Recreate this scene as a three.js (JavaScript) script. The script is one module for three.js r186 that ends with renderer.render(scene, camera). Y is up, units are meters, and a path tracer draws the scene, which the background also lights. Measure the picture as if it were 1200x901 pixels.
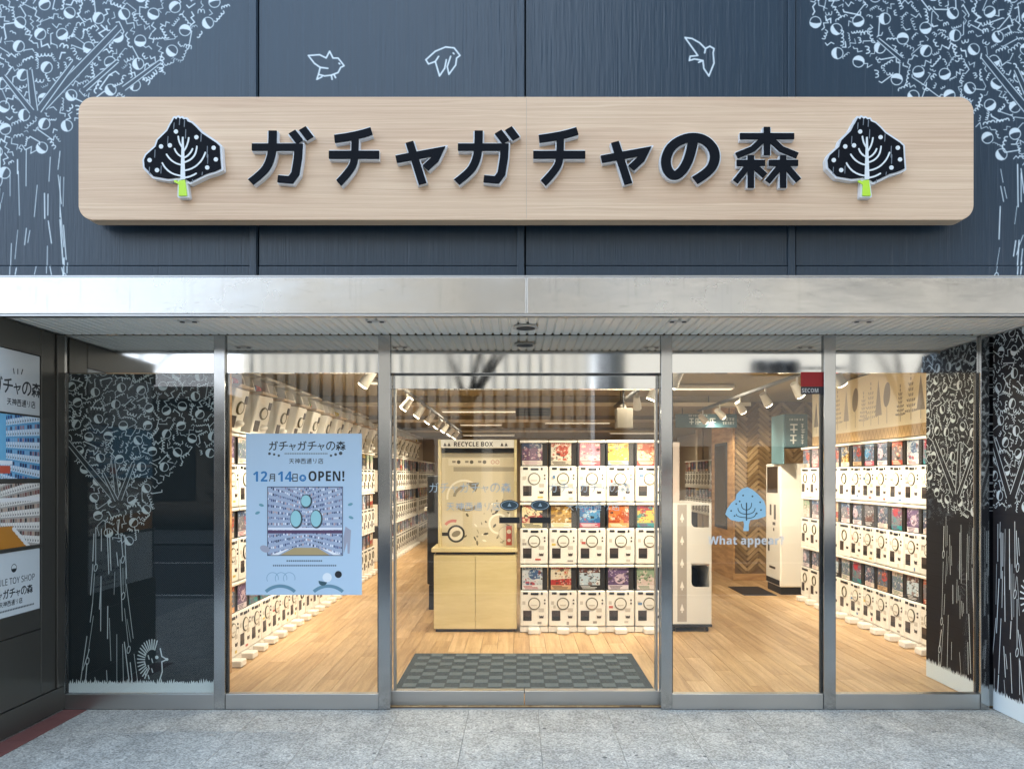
import * as THREE from 'three';
import { mergeGeometries } from 'three/addons/utils/BufferGeometryUtils.js';
import { RoundedBoxGeometry } from 'three/addons/geometries/RoundedBoxGeometry.js';
import { RectAreaLightUniformsLib } from 'three/addons/lights/RectAreaLightUniformsLib.js';

RectAreaLightUniformsLib.init();
const scene = new THREE.Scene();

// ------------------------------------------------------------------ camera
const EYE = 1.6, CZ = 5.27, F = 900, VX = 608, VY = 557;
const camera = new THREE.PerspectiveCamera(2 * Math.atan(VY / F) * 180 / Math.PI, (2 * VX) / (2 * VY), 0.05, 400);
camera.position.set(0, EYE, CZ);
camera.lookAt(0, EYE, 0);
camera.setViewOffset(2 * VX, 2 * VY, 0, 0, 1200, 901);
camera.updateProjectionMatrix();
// photo pixel at a depth -> metres
const X = (px, d) => (px - VX) * d / F, Y = (py, d) => EYE + (VY - py) * d / F, D = (z) => CZ - z;

// ------------------------------------------------------------------ sky, sun, exposure
let seed = 7;
const rnd = () => { seed = (seed * 1664525 + 1013904223) >>> 0; return seed / 4294967296; };
const rr = (a, b) => a + (b - a) * rnd();
const pick = (a) => a[Math.floor(rnd() * a.length)];
function hash(x, y, s) { let h = (x * 374761393 + y * 668265263 + s * 1442695041) | 0; h = Math.imul(h ^ (h >>> 13), 1274126177); return ((h ^ (h >>> 16)) >>> 0) / 4294967296; }
function vnoise(x, y, px, py, s) { // periodic value noise
  const x0 = Math.floor(x), y0 = Math.floor(y), fx = x - x0, fy = y - y0, m = (a, b) => ((a % b) + b) % b;
  const u = fx * fx * (3 - 2 * fx), v = fy * fy * (3 - 2 * fy);
  const a = hash(m(x0, px), m(y0, py), s), b = hash(m(x0 + 1, px), m(y0, py), s), c = hash(m(x0, px), m(y0 + 1, py), s), d = hash(m(x0 + 1, px), m(y0 + 1, py), s);
  return (a + (b - a) * u) * (1 - v) + (c + (d - c) * u) * v;
}
function fbm(u, v, fx, fy, oct, s) { let t = 0, a = 0.5, n = 0; for (let i = 0; i < oct; i++) { t += a * vnoise(u * fx, v * fy, fx, fy, s + i); n += a; a *= 0.5; fx *= 2; fy *= 2; } return t / n; }
{
  const W = 512, H = 256, data = new Float32Array(W * H * 4);
  for (let j = 0; j < H; j++) for (let i = 0; i < W; i++) {
    const el = ((j + 0.5) / H - 0.5) * Math.PI, s = Math.max(0, Math.sin(el)), t = Math.pow(s, 0.6);
    const c = fbm(i / W, j / H, 8, 8, 4, 11), cl = Math.min(1, Math.max(0, (c - 0.42) * 3)) * 0.75;
    const blue = [0.98 - 0.6 * t, 1.02 - 0.35 * t, 1.08 - 0.02 * t], white = [1.12, 1.13, 1.15];
    const o = (j * W + i) * 4;
    for (let k = 0; k < 3; k++) data[o + k] = s > 0 ? blue[k] * (1 - cl) + white[k] * cl : 0.3;
    data[o + 3] = 1;
  }
  const t = new THREE.DataTexture(data, W, H, THREE.RGBAFormat, THREE.FloatType);
  t.mapping = THREE.EquirectangularReflectionMapping; t.magFilter = THREE.LinearFilter; t.needsUpdate = true;
  scene.background = t; scene.environment = t;
  scene.backgroundIntensity = scene.environmentIntensity = 0.9;
}
const sun = new THREE.DirectionalLight(0xfff5e8, 3.2);
sun.position.set(-14, 26, -16); sun.target.position.set(0, 0, 0);
sun.castShadow = true; sun.shadow.radius = 1; sun.shadow.mapSize.set(2048, 2048);
Object.assign(sun.shadow.camera, { left: -40, right: 40, top: 40, bottom: -40, near: -40, far: 120 });
scene.add(sun, sun.target);
const EXPOSURE = 3.4, LAMP = 0.7;   // LAMP: one factor for all shop lamps

const renderer = new THREE.WebGLRenderer({ antialias: true });
renderer.setSize(1024, 768);
renderer.toneMapping = THREE.LinearToneMapping;
renderer.toneMappingExposure = EXPOSURE;
renderer.shadowMap.enabled = true;

// ------------------------------------------------------------------ helpers
const used = {};
function numbered(name) { const n = used[name] = (used[name] ?? -1) + 1; return n ? name + '_' + String(n).padStart(3, '0') : name; }
function tag(o, label, category, group) { o.userData = { label, category }; if (group) o.userData.group = group; return o; }
function thing(name, label, category, [x, y, z] = [0, 0, 0], turn = 0, group) {
  const o = new THREE.Group(); o.name = numbered(name); scene.add(o); o.position.set(x, y, z); o.rotation.y = turn;
  return tag(o, label, category, group);
}
function struct(name) { const o = new THREE.Group(); o.name = numbered(name); o.userData = { kind: 'structure' }; scene.add(o); return o; }
const plain = (g) => { const q = g.index ? g.toNonIndexed() : g; for (const k of Object.keys(q.attributes)) if (!['position', 'normal', 'uv'].includes(k)) q.deleteAttribute(k); return q; };
const merge = (list) => mergeGeometries(list.map(plain));
function part(name, geo, mat, parent = scene) {
  const m = new THREE.Mesh(Array.isArray(geo) ? merge(geo) : geo, mat); m.name = parent === scene ? numbered(name) : name;
  m.castShadow = m.receiveShadow = true; parent.add(m); return m;
}
// uv in metres from position, by the way a face points
function metres(g, ou = 0, ov = 0, swap = false) {
  const p = g.attributes.position, n = g.attributes.normal, uv = new Float32Array(p.count * 2);
  for (let i = 0; i < p.count; i++) {
    const ax = Math.abs(n.getX(i)), ay = Math.abs(n.getY(i)), az = Math.abs(n.getZ(i));
    let u, v;
    if (ax > ay && ax > az) { u = p.getZ(i); v = p.getY(i); } else if (ay > az) { u = p.getX(i); v = p.getZ(i); } else { u = p.getX(i); v = p.getY(i); }
    if (swap) [u, v] = [v, u];
    uv[i * 2] = u + ou; uv[i * 2 + 1] = v + ov;
  }
  g.setAttribute('uv', new THREE.BufferAttribute(uv, 2)); return g;
}
// box by its corners
function bb(x0, x1, y0, y1, z0, z1, swap = false) { const g = new THREE.BoxGeometry(x1 - x0, y1 - y0, z1 - z0); g.translate((x0 + x1) / 2, (y0 + y1) / 2, (z0 + z1) / 2); return metres(g, 0, 0, swap); }
function rb(x0, x1, y0, y1, z0, z1, r = 0.006, seg = 2) { const g = new RoundedBoxGeometry(x1 - x0, y1 - y0, z1 - z0, seg, r); g.translate((x0 + x1) / 2, (y0 + y1) / 2, (z0 + z1) / 2); return metres(g); }
function cyl(r, h, at, axis = 'y', n = 20, r2 = r) { const g = new THREE.CylinderGeometry(r2, r, h, n); if (axis === 'z') g.rotateX(Math.PI / 2); if (axis === 'x') g.rotateZ(-Math.PI / 2); g.translate(...at); return g; }
function tube(pts, r, n = 8, closed = false) { return new THREE.TubeGeometry(new THREE.CatmullRomCurve3(pts.map((p) => new THREE.Vector3(...p)), closed), Math.max(4, pts.length * 4), r, n, closed); }
const lin = (r, g, b) => new THREE.Color().setRGB(r, g, b);
const mat = (c, roughness = 0.6, o = {}) => new THREE.MeshStandardMaterial({ color: Array.isArray(c) ? lin(...c) : c, roughness, ...o });

// ---------- textures
function canvasTex(w, h, draw, srgb = true) {
  const c = document.createElement('canvas'); c.width = w; c.height = h; const ctx = c.getContext('2d'); draw(ctx, w, h);
  const t = new THREE.CanvasTexture(c); if (srgb) t.colorSpace = THREE.SRGBColorSpace; t.magFilter = THREE.LinearFilter; t.wrapS = t.wrapT = THREE.RepeatWrapping; return t;
}
function dataTex(w, h, f, srgb = false, rep) {
  const d = new Uint8Array(w * h * 4);
  for (let j = 0; j < h; j++) for (let i = 0; i < w; i++) { const c = f(i / w, j / h, i, j), o = (j * w + i) * 4; for (let k = 0; k < 3; k++) d[o + k] = Math.max(0, Math.min(255, Array.isArray(c) ? c[k] : c)); d[o + 3] = 255; }
  const t = new THREE.DataTexture(d, w, h); if (srgb) t.colorSpace = THREE.SRGBColorSpace; t.magFilter = THREE.LinearFilter; t.wrapS = t.wrapT = THREE.RepeatWrapping; if (rep) t.repeat.set(...rep); t.needsUpdate = true; return t;
}
const mixc = (a, b, t) => a.map((x, i) => x + (b[i] - x) * t);
// wood grain running along u
function wood(w, h, lo, hi, fu, fv, s, rep) {
  return dataTex(w, h, (u, v) => {
    const warp = fbm(u, v, fu, Math.max(2, fv >> 3), 3, s + 50) * 0.06;
    const a = fbm(u, v + warp, fu, fv, 4, s), b = fbm(u, v, fu * 8, fv * 6, 2, s + 20), c = fbm(u, v, 3, 3, 2, s + 30);
    return mixc(lo, hi, Math.min(1, Math.max(0, (a - 0.5) * 1.5 + (b - 0.5) * 0.5 + (c - 0.5) * 0.5 + 0.55)));
  }, true, rep);
}

// ---------- strokes of the lettering, each character in a 100 x 100 box
const GL = {
  'ガ': [[[6, 33], [78, 33], [77, 52], [73, 80], [66, 91], [46, 89]], [[38, 4], [38, 34], [34, 58], [24, 78], [4, 95]], [[68, 6], [80, 24]], [[84, 0], [96, 18]]],
  'チ': [[[84, 5], [56, 14], [12, 19]], [[1, 47], [99, 47]], [[52, 15], [52, 47], [47, 72], [20, 97]]],
  'ャ': [[[2, 42], [92, 24], [84, 42], [64, 62]], [[30, 3], [58, 98]]],
  'の': [[[56, 7], [51, 42], [38, 74], [22, 88], [9, 76], [5, 52], [16, 24], [44, 7], [72, 9], [91, 28], [95, 52], [84, 78], [58, 95]]],
  '森': [[[8, 15], [92, 15]], [[50, 0], [50, 46]], [[46, 18], [28, 36], [3, 47]], [[54, 18], [72, 36], [97, 47]], [[3, 59], [47, 59]], [[25, 47], [25, 100]], [[24, 60], [1, 90]], [[27, 61], [47, 80]], [[53, 59], [98, 59]], [[75, 47], [75, 100]], [[74, 60], [51, 90]], [[76, 60], [99, 88]]],
  '天': [[[10, 14], [90, 14]], [[6, 44], [94, 44]], [[50, 14], [50, 44], [36, 74], [6, 96]], [[52, 46], [68, 76], [94, 96]]],
  '神': [[[20, 2], [26, 12]], [[4, 22], [38, 22], [24, 46], [2, 64]], [[22, 42], [22, 98]], [[28, 50], [40, 62]], [[50, 20], [94, 20], [94, 68], [50, 68], [50, 20]], [[50, 44], [94, 44]], [[72, 2], [72, 98]]],
  '西': [[[6, 10], [94, 10]], [[12, 34], [88, 34], [88, 94], [12, 94], [12, 34]], [[38, 10], [38, 50], [26, 68]], [[60, 10], [60, 58], [88, 64]]],
  '通': [[[10, 8], [22, 20]], [[4, 40], [22, 40], [22, 74], [6, 92]], [[12, 84], [30, 94], [96, 94]], [[38, 8], [86, 8], [66, 20]], [[40, 82], [40, 26], [88, 26], [88, 82]], [[40, 44], [88, 44]], [[40, 62], [88, 62]], [[64, 26], [64, 82]]],
  'り': [[[26, 8], [22, 40], [28, 58], [38, 46]], [[72, 6], [74, 44], [66, 74], [46, 96]]],
  '店': [[[50, 0], [50, 12]], [[12, 14], [94, 14]], [[16, 14], [14, 60], [4, 96]], [[54, 24], [54, 54]], [[54, 38], [88, 38]], [[30, 56], [84, 56], [84, 94], [30, 94], [30, 56]]],
  '月': [[[22, 6], [80, 6], [80, 92], [66, 90]], [[22, 6], [22, 60], [8, 96]], [[24, 34], [80, 34]], [[24, 60], [80, 60]]],
  '日': [[[18, 6], [82, 6], [82, 94], [18, 94], [18, 6]], [[18, 50], [82, 50]]],
  '木': [[[6, 30], [94, 30]], [[50, 2], [50, 98]], [[46, 34], [28, 62], [4, 82]], [[54, 34], [72, 62], [96, 82]]],
};
const CURVED = 'のりガチ';
function strokePath(ctx, pts, curved) {
  ctx.beginPath(); ctx.moveTo(...pts[0]);
  if (!curved || pts.length < 3) for (const p of pts.slice(1)) ctx.lineTo(...p);
  else { for (let i = 1; i < pts.length - 1; i++) { const e = i === pts.length - 2 ? pts[i + 1] : [(pts[i][0] + pts[i + 1][0]) / 2, (pts[i][1] + pts[i + 1][1]) / 2]; ctx.quadraticCurveTo(...pts[i], ...e); } }
  ctx.stroke();
}
function glyph(ctx, ch, x, y, w, h, weight, fit = false) {
  ctx.save(); ctx.translate(x, y); ctx.scale(w / 100, h / 100);
  if (fit) { const p = GL[ch].flat(), xs = p.map((q) => q[0]), ys = p.map((q) => q[1]), e = ch === 'の' ? 2.5 : 0, x0 = Math.min(...xs) + e, x1 = Math.max(...xs) - e, y0 = Math.min(...ys) + e, y1 = Math.max(...ys) - e; ctx.scale(100 / (x1 - x0), 100 / (y1 - y0)); ctx.translate(-x0, -y0); } ctx.lineWidth = weight; ctx.lineCap = 'butt'; ctx.lineJoin = 'miter';
  (GL[ch] ?? []).forEach((s, i) => strokePath(ctx, s, CURVED.includes(ch) && !(ch === 'ガ' && i === 0) && s.length > 2));
  ctx.restore();
}
// a line of strokes-lettering and plain letters; returns its end
function write(ctx, text, x, y, size, weight = 10, gap = 1.08, squeeze = 1) {
  for (const ch of text) {
    if (GL[ch]) { const k = ch === 'ャ' ? 0.76 : 1; glyph(ctx, ch, x, y + size * (1 - k), size * k * squeeze, size * k, weight); x += size * gap * squeeze * (k < 1 ? 0.86 : 1); }
    else { ctx.font = `bold ${size}px sans-serif`; ctx.fillText(ch, x, y + size * 0.9); x += ctx.measureText(ch).width * 1.02; }
  }
  return x;
}

// ---------- outlines of a drawing as shapes (marching squares), in metres, y up, k metres per pixel
function trace(w, h, k, draw) {
  const c = document.createElement('canvas'); c.width = w; c.height = h; const ctx = c.getContext('2d');
  ctx.fillStyle = '#000'; ctx.fillRect(0, 0, w, h); ctx.fillStyle = ctx.strokeStyle = '#fff'; draw(ctx);
  const d = ctx.getImageData(0, 0, w, h).data, f = (i, j) => (i < 0 || j < 0 || i >= w || j >= h ? 0 : d[(j * w + i) * 4]) - 127.5;
  const next = new Map(), key = (p) => p[0].toFixed(3) + ',' + p[1].toFixed(3);
  const edge = (i0, j0, i1, j1) => { const a = f(i0, j0), b = f(i1, j1), t = a / (a - b); return [i0 + (i1 - i0) * t, j0 + (j1 - j0) * t]; };
  for (let j = -1; j < h; j++) for (let i = -1; i < w; i++) {
    const n = (f(i, j) > 0 ? 8 : 0) | (f(i + 1, j) > 0 ? 4 : 0) | (f(i + 1, j + 1) > 0 ? 2 : 0) | (f(i, j + 1) > 0 ? 1 : 0);
    if (n === 0 || n === 15) continue;
    const T = () => edge(i, j, i + 1, j), R = () => edge(i + 1, j, i + 1, j + 1), B = () => edge(i, j + 1, i + 1, j + 1), L = () => edge(i, j, i, j + 1);
    const segs = { 1: [[L, B]], 2: [[B, R]], 3: [[L, R]], 4: [[R, T]], 5: [[L, T], [R, B]], 6: [[B, T]], 7: [[L, T]], 8: [[T, L]], 9: [[T, B]], 10: [[T, R], [B, L]], 11: [[T, R]], 12: [[R, L]], 13: [[R, B]], 14: [[B, L]] }[n];
    for (const [a, b] of segs) { const p = a(), q = b(); next.set(key(p), [p, q]); }
  }
  const loops = [];
  while (next.size) {
    const [k0, s0] = next.entries().next().value; let kk = k0; const loop = [];
    while (next.has(kk)) { const [p, q] = next.get(kk); next.delete(kk); loop.push(p); kk = key(q); }
    if (loop.length > 4) loops.push(loop);
  }
  const simplify = (pts, tol) => { // Douglas-Peucker on a closed loop
    const out = []; const rec = (a, b) => { let m = 0, at = -1; const [x0, y0] = pts[a], [x1, y1] = pts[b % pts.length], L = Math.hypot(x1 - x0, y1 - y0) || 1e-9;
      for (let i = a + 1; i < b; i++) { const e = Math.abs((pts[i][0] - x0) * (y1 - y0) - (pts[i][1] - y0) * (x1 - x0)) / L; if (e > m) { m = e; at = i; } }
      if (m > tol) { rec(a, at); rec(at, b); } else out.push(pts[a]); };
    const half = pts.length >> 1; rec(0, half); rec(half, pts.length); return out; };
  const area = (l) => l.reduce((s, p, i) => { const q = l[(i + 1) % l.length]; return s + p[0] * q[1] - q[0] * p[1]; }, 0) / 2;
  const inside = (p, l) => { let r = false; for (let i = 0, j = l.length - 1; i < l.length; j = i++) if ((l[i][1] > p[1]) !== (l[j][1] > p[1]) && p[0] < (l[j][0] - l[i][0]) * (p[1] - l[i][1]) / (l[j][1] - l[i][1]) + l[i][0]) r = !r; return r; };
  const all = loops.map((l) => simplify(l, 0.32)).filter((l) => l.length > 2 && Math.abs(area(l)) > 3);
  if (!all.length) return [];
  const depth = all.map((l) => all.filter((o) => o !== l && inside(l[0], o)).length);
  const v2 = (l) => l.map((p) => new THREE.Vector2((p[0] + 0.5) * k, -(p[1] + 0.5) * k));
  return all.map((l, i) => [l, i]).filter(([, i]) => depth[i] % 2 === 0).map(([l, i]) => {
    const s = new THREE.Shape(v2(l));
    all.forEach((o, n) => { if (depth[n] === depth[i] + 1 && inside(o[0], l)) s.holes.push(new THREE.Path(v2(o))); });
    return s;
  });
}
const extrude = (shapes, depth, bevel = 0) => new THREE.ExtrudeGeometry(shapes, { depth, bevelEnabled: bevel > 0, bevelSize: bevel, bevelThickness: bevel, bevelSegments: 2, curveSegments: 8 });

// ---------- drawings in white line: capsule trees, birds, hedgehog, grass (flat print on wall and film)
const INK = '#d3dde0';
function inPoly(x, y, l) { let r = false; for (let i = 0, j = l.length - 1; i < l.length; j = i++) if ((l[i][1] > y) !== (l[j][1] > y) && x < (l[j][0] - l[i][0]) * (y - l[i][1]) / (l[j][1] - l[i][1]) + l[i][0]) r = !r; return r; }
function line(ctx, pts, w) { ctx.lineWidth = w; ctx.beginPath(); ctx.moveTo(...pts[0]); for (const p of pts.slice(1)) ctx.lineTo(...p); ctx.stroke(); }
function squiggle(ctx, x, y, s) {
  const a = rr(0, 6.28), ca = Math.cos(a), sa = Math.sin(a), kind = rnd(), at = (px, py) => [x + px * ca - py * sa, y + px * sa + py * ca]; ctx.lineWidth = s * rr(0.38, 0.62); ctx.beginPath();
  if (kind < 0.5) { // a row of two to four round bumps
    const n = 2 + Math.floor(rnd() * 3), w = s * rr(1.3, 1.8), up = s * rr(1, 2.2); ctx.moveTo(...at(-n * w / 2, 0));
    for (let i = 0; i < n; i++) { const q = -n * w / 2 + i * w; ctx.bezierCurveTo(...at(q + w * 0.1, -up), ...at(q + w * 1.05, -up * rr(0.8, 1.2)), ...at(q + w, rr(-0.3, 0.3) * s)); }
  } else if (kind < 0.82) { // jagged leaf
    const n = 2 + Math.floor(rnd() * 3); let px = -s * n * 0.8; ctx.moveTo(...at(px, 0));
    for (let i = 0; i < n; i++) { px += s * rr(0.9, 2.2); ctx.lineTo(...at(px, (i % 2 ? -1 : 1) * s * rr(0.3, 1.5))); }
  } else { const L = s * rr(2, 4); ctx.moveTo(...at(-L - s * 0.6, -s * rr(0.4, 1.2))); ctx.lineTo(...at(-L, 0)); ctx.lineTo(...at(L, rr(-0.5, 0.5) * s)); ctx.lineTo(...at(L + s * rr(-0.6, 0.6), -s * rr(0.6, 1.4))); }
  ctx.stroke();
}
function capsule(ctx, x, y, r) {
  const a = rr(-0.6, 3.4); ctx.lineWidth = r * 0.17; ctx.beginPath(); ctx.arc(x, y, r, 0, 6.3); ctx.stroke();
  ctx.beginPath(); ctx.arc(x, y, r, a, a + Math.PI); ctx.quadraticCurveTo(x + r * 0.35 * Math.cos(a + 1.57), y + r * 0.35 * Math.sin(a + 1.57), x + r * Math.cos(a), y + r * Math.sin(a)); ctx.fill();
}
// crown: polygon; units: pixels of ctx; s: size of one leaf squiggle step
function crown(ctx, poly, s, bg) {
  const xs = poly.map((p) => p[0]), ys = poly.map((p) => p[1]), x0 = Math.min(...xs), x1 = Math.max(...xs), y0 = Math.min(...ys), y1 = Math.max(...ys), caps = [];
  for (let t = 0; t < 4000 && caps.length < (x1 - x0) * (y1 - y0) / (s * s * 175); t++) { const x = rr(x0, x1), y = rr(y0, y1); if (inPoly(x, y, poly) && caps.every((c) => Math.hypot(c[0] - x, c[1] - y) > s * 11)) caps.push([x, y]); }
  const marks = [];
  for (let t = 0; t < 30000 && marks.length < (x1 - x0) * (y1 - y0) / (s * s * 29); t++) {
    const x = rr(x0, x1), y = rr(y0, y1);
    if (!inPoly(x, y, poly) || caps.some((c) => Math.hypot(c[0] - x, c[1] - y) < s * 4.8) || marks.some((c) => Math.hypot(c[0] - x, c[1] - y) < s * 3.7)) continue;
    marks.push([x, y]); squiggle(ctx, x, y, s * rr(0.8, 1.25));
  }
  for (const c of caps) capsule(ctx, c[0], c[1], s * 2.9);
}
function branches(ctx, x, y, list, s, bg) {
  for (const [dx, dy, w] of list) { const L = Math.hypot(dx, dy), nx = -dy / L * w * s, ny = dx / L * w * s;
    ctx.fillStyle = bg; ctx.beginPath(); ctx.moveTo(x + nx * 1.3, y + ny * 1.3); ctx.lineTo(x + dx + nx, y + dy + ny); ctx.lineTo(x + dx - nx, y + dy - ny); ctx.lineTo(x - nx * 1.3, y - ny * 1.3); ctx.fill(); ctx.fillStyle = INK;
    for (const k of [-1, 1]) line(ctx, [[x + k * nx + dx * 0.1, y + k * ny + dy * 0.1], [x + dx + k * nx * 0.7, y + dy + k * ny * 0.7]], s * 0.5); }
}
function trunk(ctx, x, y0, y1, w0, w1, s) {
  const n = 11, H = y1 - y0;
  for (let i = 0; i < n; i++) { const u = (i / (n - 1)) * 2 - 1 + rr(-0.14, 0.14), edge = Math.abs(u) > 0.75; let y = y0 + (edge ? rr(0, 0.1) : rr(0, 0.45)) * H;
    const at = (yy) => x + u * (w0 + (w1 - w0) * Math.pow((yy - y0) / H, 2));
    while (y < y1 - s * 3) { const L = rr(0.08, 0.38) * H, e = Math.min(y + L, y1), w = s * rr(0.3, 0.72), a = at(y) + rr(-1, 1) * s, q = at(e) + rr(-1, 1) * s;
      line(ctx, [[a, y], [q, e]], w); if (rnd() < 0.28) line(ctx, [[a + s * 1.8, y + L * rr(0, 0.3)], [q + s * 1.6, e - L * rr(0, 0.3)]], w * 0.8);
      if (edge && rnd() < 0.25) { ctx.lineWidth = s * 0.5; ctx.beginPath(); ctx.ellipse(q, e + s * 2, s * 1.1, s * 2.6, 0.2, 0, 6.3); ctx.stroke(); }
      y = e + (edge ? rr(0.01, 0.1) : rr(0.08, 0.5)) * H; } }
}
function grass(ctx, x0, x1, y0, y1, s) {
  ctx.beginPath(); ctx.moveTo(x0, y1); ctx.lineTo(x0, y0); for (let x = x0; x < x1; x += s) { ctx.lineTo(x + s * rr(-0.3, 0.6), y0 - s * rr(0.8, 2.6)); ctx.lineTo(x + s * 0.7, y0 + s * rr(-0.4, 0.4)); } ctx.lineTo(x1, y0); ctx.lineTo(x1, y1); ctx.fill();
}

// ------------------------------------------------------------------ materials
const graniteMap = dataTex(512, 512, (u, v) => {
  const a = fbm(u, v, 120, 120, 2, 5), b = fbm(u, v, 8, 8, 4, 9), c = vnoise(u * 256, v * 256, 256, 256, 3);
  const g = 163 + (a - 0.5) * 110 + (b - 0.5) * 46 + (c > 0.86 ? -42 : c < 0.12 ? 34 : 0); return [g * 1.0, g * 0.98, g * 0.94];
}, true);
const graniteRough = dataTex(256, 256, (u, v) => 150 + (fbm(u, v, 24, 24, 3, 15) - 0.5) * 90);
const granites = [0.995, 1.01, 0.985, 1.0].map((k) => mat([0.97 * k, 0.97 * k, 0.955 * k], 1, { map: graniteMap, roughnessMap: graniteRough, bumpMap: graniteMap, bumpScale: 0.0012 }));
const joint = mat([0.3, 0.295, 0.28], 0.95);
const asphalt = mat([0.055, 0.055, 0.057], 0.92);
const whitePaint = mat([0.75, 0.75, 0.73], 0.7);
const brickRed = mat([0.16, 0.055, 0.045], 0.8, { bumpMap: graniteMap, bumpScale: 0.001 });
const steelSmear = dataTex(256, 256, (u, v) => 40 + fbm(u, v, 3, 12, 4, 71) * 60);
const mirror = mat([0.62, 0.625, 0.61], 1, { metalness: 1, roughnessMap: dataTex(256, 256, (u, v) => 6 + fbm(u, v, 6, 6, 4, 77) * 18) });
const frameSteel = mat([0.43, 0.435, 0.43], 1, { metalness: 1, roughnessMap: dataTex(256, 256, (u, v) => 22 + fbm(u, v, 6, 6, 4, 78) * 30) });
const satin = mat([0.5, 0.5, 0.49], 0.34, { metalness: 1 });
const fasciaStain = canvasTex(2048, 128, (c, w, h) => { c.fillStyle = '#f4f3f0'; c.fillRect(0, 0, w, h); seed = 818;
  for (let i = 0; i < 150; i++) { const x = rr(0, w); c.fillStyle = `rgba(${pick(['120,112,98', '90,92,96', '150,140,120'])},${rr(0.015, 0.06)})`; c.fillRect(x, rnd() < 0.7 ? 0 : rr(0, h), rr(0.6, 3), rr(30, h)); }
  for (let i = 0; i < 220; i++) { c.fillStyle = `rgba(96,90,80,${rr(0.04, 0.16)})`; c.beginPath(); c.ellipse(rr(0, w), rr(0, h), rr(0.4, 2.2), rr(0.8, 4), rr(0, 3), 0, 6.3); c.fill(); }
  for (let i = 0; i < 40; i++) { c.strokeStyle = `rgba(80,80,84,${rr(0.08, 0.22)})`; const x = rr(0, w), y = rr(0, h); line(c, [[x, y], [x + rr(-22, 22), y + rr(-16, 16)]], 1); } });
fasciaStain.repeat.set(0.1, 1 / 0.218); fasciaStain.offset.set(0.5, -2.558 / 0.218);
const fasciaSteel = mat([0.66, 0.655, 0.64], 1, { map: fasciaStain, metalness: 1, roughnessMap: dataTex(512, 256, (u, v) => 34 + fbm(u, v, 7, 3, 5, 31) * 62, false, [0.35, 1]), bumpMap: dataTex(256, 256, (u, v) => 128 + (fbm(u, v, 5, 4, 4, 33) - 0.5) * 230, false, [0.6, 2]), bumpScale: 0.0022 });
const soffitPaint = mat([0.86, 0.83, 0.76], 0.6);
const black = mat([0.012, 0.012, 0.013], 0.45);
const darkGap = mat([0.006, 0.006, 0.006], 0.9);
const glass = new THREE.MeshPhysicalMaterial({ color: lin(0.97, 0.98, 0.97), roughness: 0, transmission: 1, thickness: 0, ior: 1.5 });
const ceilingPaint = mat([0.25, 0.205, 0.12], 0.85);
const cream = mat([0.62, 0.52, 0.38], 0.75);
const white = mat([0.76, 0.73, 0.67], 0.38);
const concrete = mat([0.3, 0.29, 0.27], 0.9);

// ------------------------------------------------------------------ street: pavement, road, far side
const pavement = struct('pavement');
part('bedding', bb(-12, 12, -0.2, -0.012, -0.16, 4.94), joint, pavement);
{
  const w = 0.47, geos = [0, 1, 2, 3, 4].map((i) => { const g = rb(0.001, w - 0.001, -0.012, 0, 0.001, w - 0.001, 0.0015, 1); return metres(g, i * 1.37, i * 0.71); });
  let n = 0; const far = [];
  for (let j = 0; j < 10; j++) for (let i = -9; i < 9; i++) {
    const x = i * w + 0.13, z = 0.02 + j * w;
    if (j < 6 && Math.abs(i) < 9 && j < 5) { const m = part('slab', geos[n++ % 5], granites[Math.floor(hash(i, j, 4) * 4)], pavement); m.position.set(x, (hash(i, j, 8) - 0.5) * 0.0008, z); }
    else { const g = geos[n++ % 5].clone(); g.translate(x, 0, z); far.push(g); }
  }
  part('slab_field', far, granites[0], pavement).userData.kind = 'stuff';
}
const road = struct('road');
part('asphalt', bb(-60, 60, -0.3, -0.03, 4.96, 12.5), asphalt, road);
for (const z of [5.12, 9.0]) part('road_marking', bb(-60, 60, -0.03, -0.024, z - 0.05, z + 0.06), whitePaint, road);
part('kerb', rb(-60, 60, -0.2, 0.0, 4.8, 4.957, 0.01), mat([0.16, 0.16, 0.155], 0.9), struct('kerb'));
const farPavement = struct('far_pavement'); part('paving', bb(-60, 60, -0.3, 0.02, 12.5, 60), mat([0.13, 0.13, 0.13], 0.9), farPavement);
{ // the building across the street
  const o = thing('ribbed_building', 'tall beige building with upright ribs across the street', 'building', [0, 0, 18]);
  part('wall', bb(-8.4, 2.2, 0.02, 10, 0, 8), mat([0.55, 0.545, 0.515], 0.8), o);
  const rib = bb(-0.07, 0.07, 3.2, 9.7, -0.1, -0.002), rm = mat([0.58, 0.575, 0.545], 0.7);
  for (let i = 0; i < 30; i++) part('rib', rib, rm, o).position.x = -8.2 + i * 0.35;
  const win = bb(-0.55, 0.55, 0, 2.2, -0.03, -0.003), wm = mat([0.05, 0.06, 0.07], 0.1);
  for (let i = 0; i < 7; i++) part('window', win, wm, o).position.set(-7.5 + i * 1.45, 0.5, 0);
}
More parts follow.
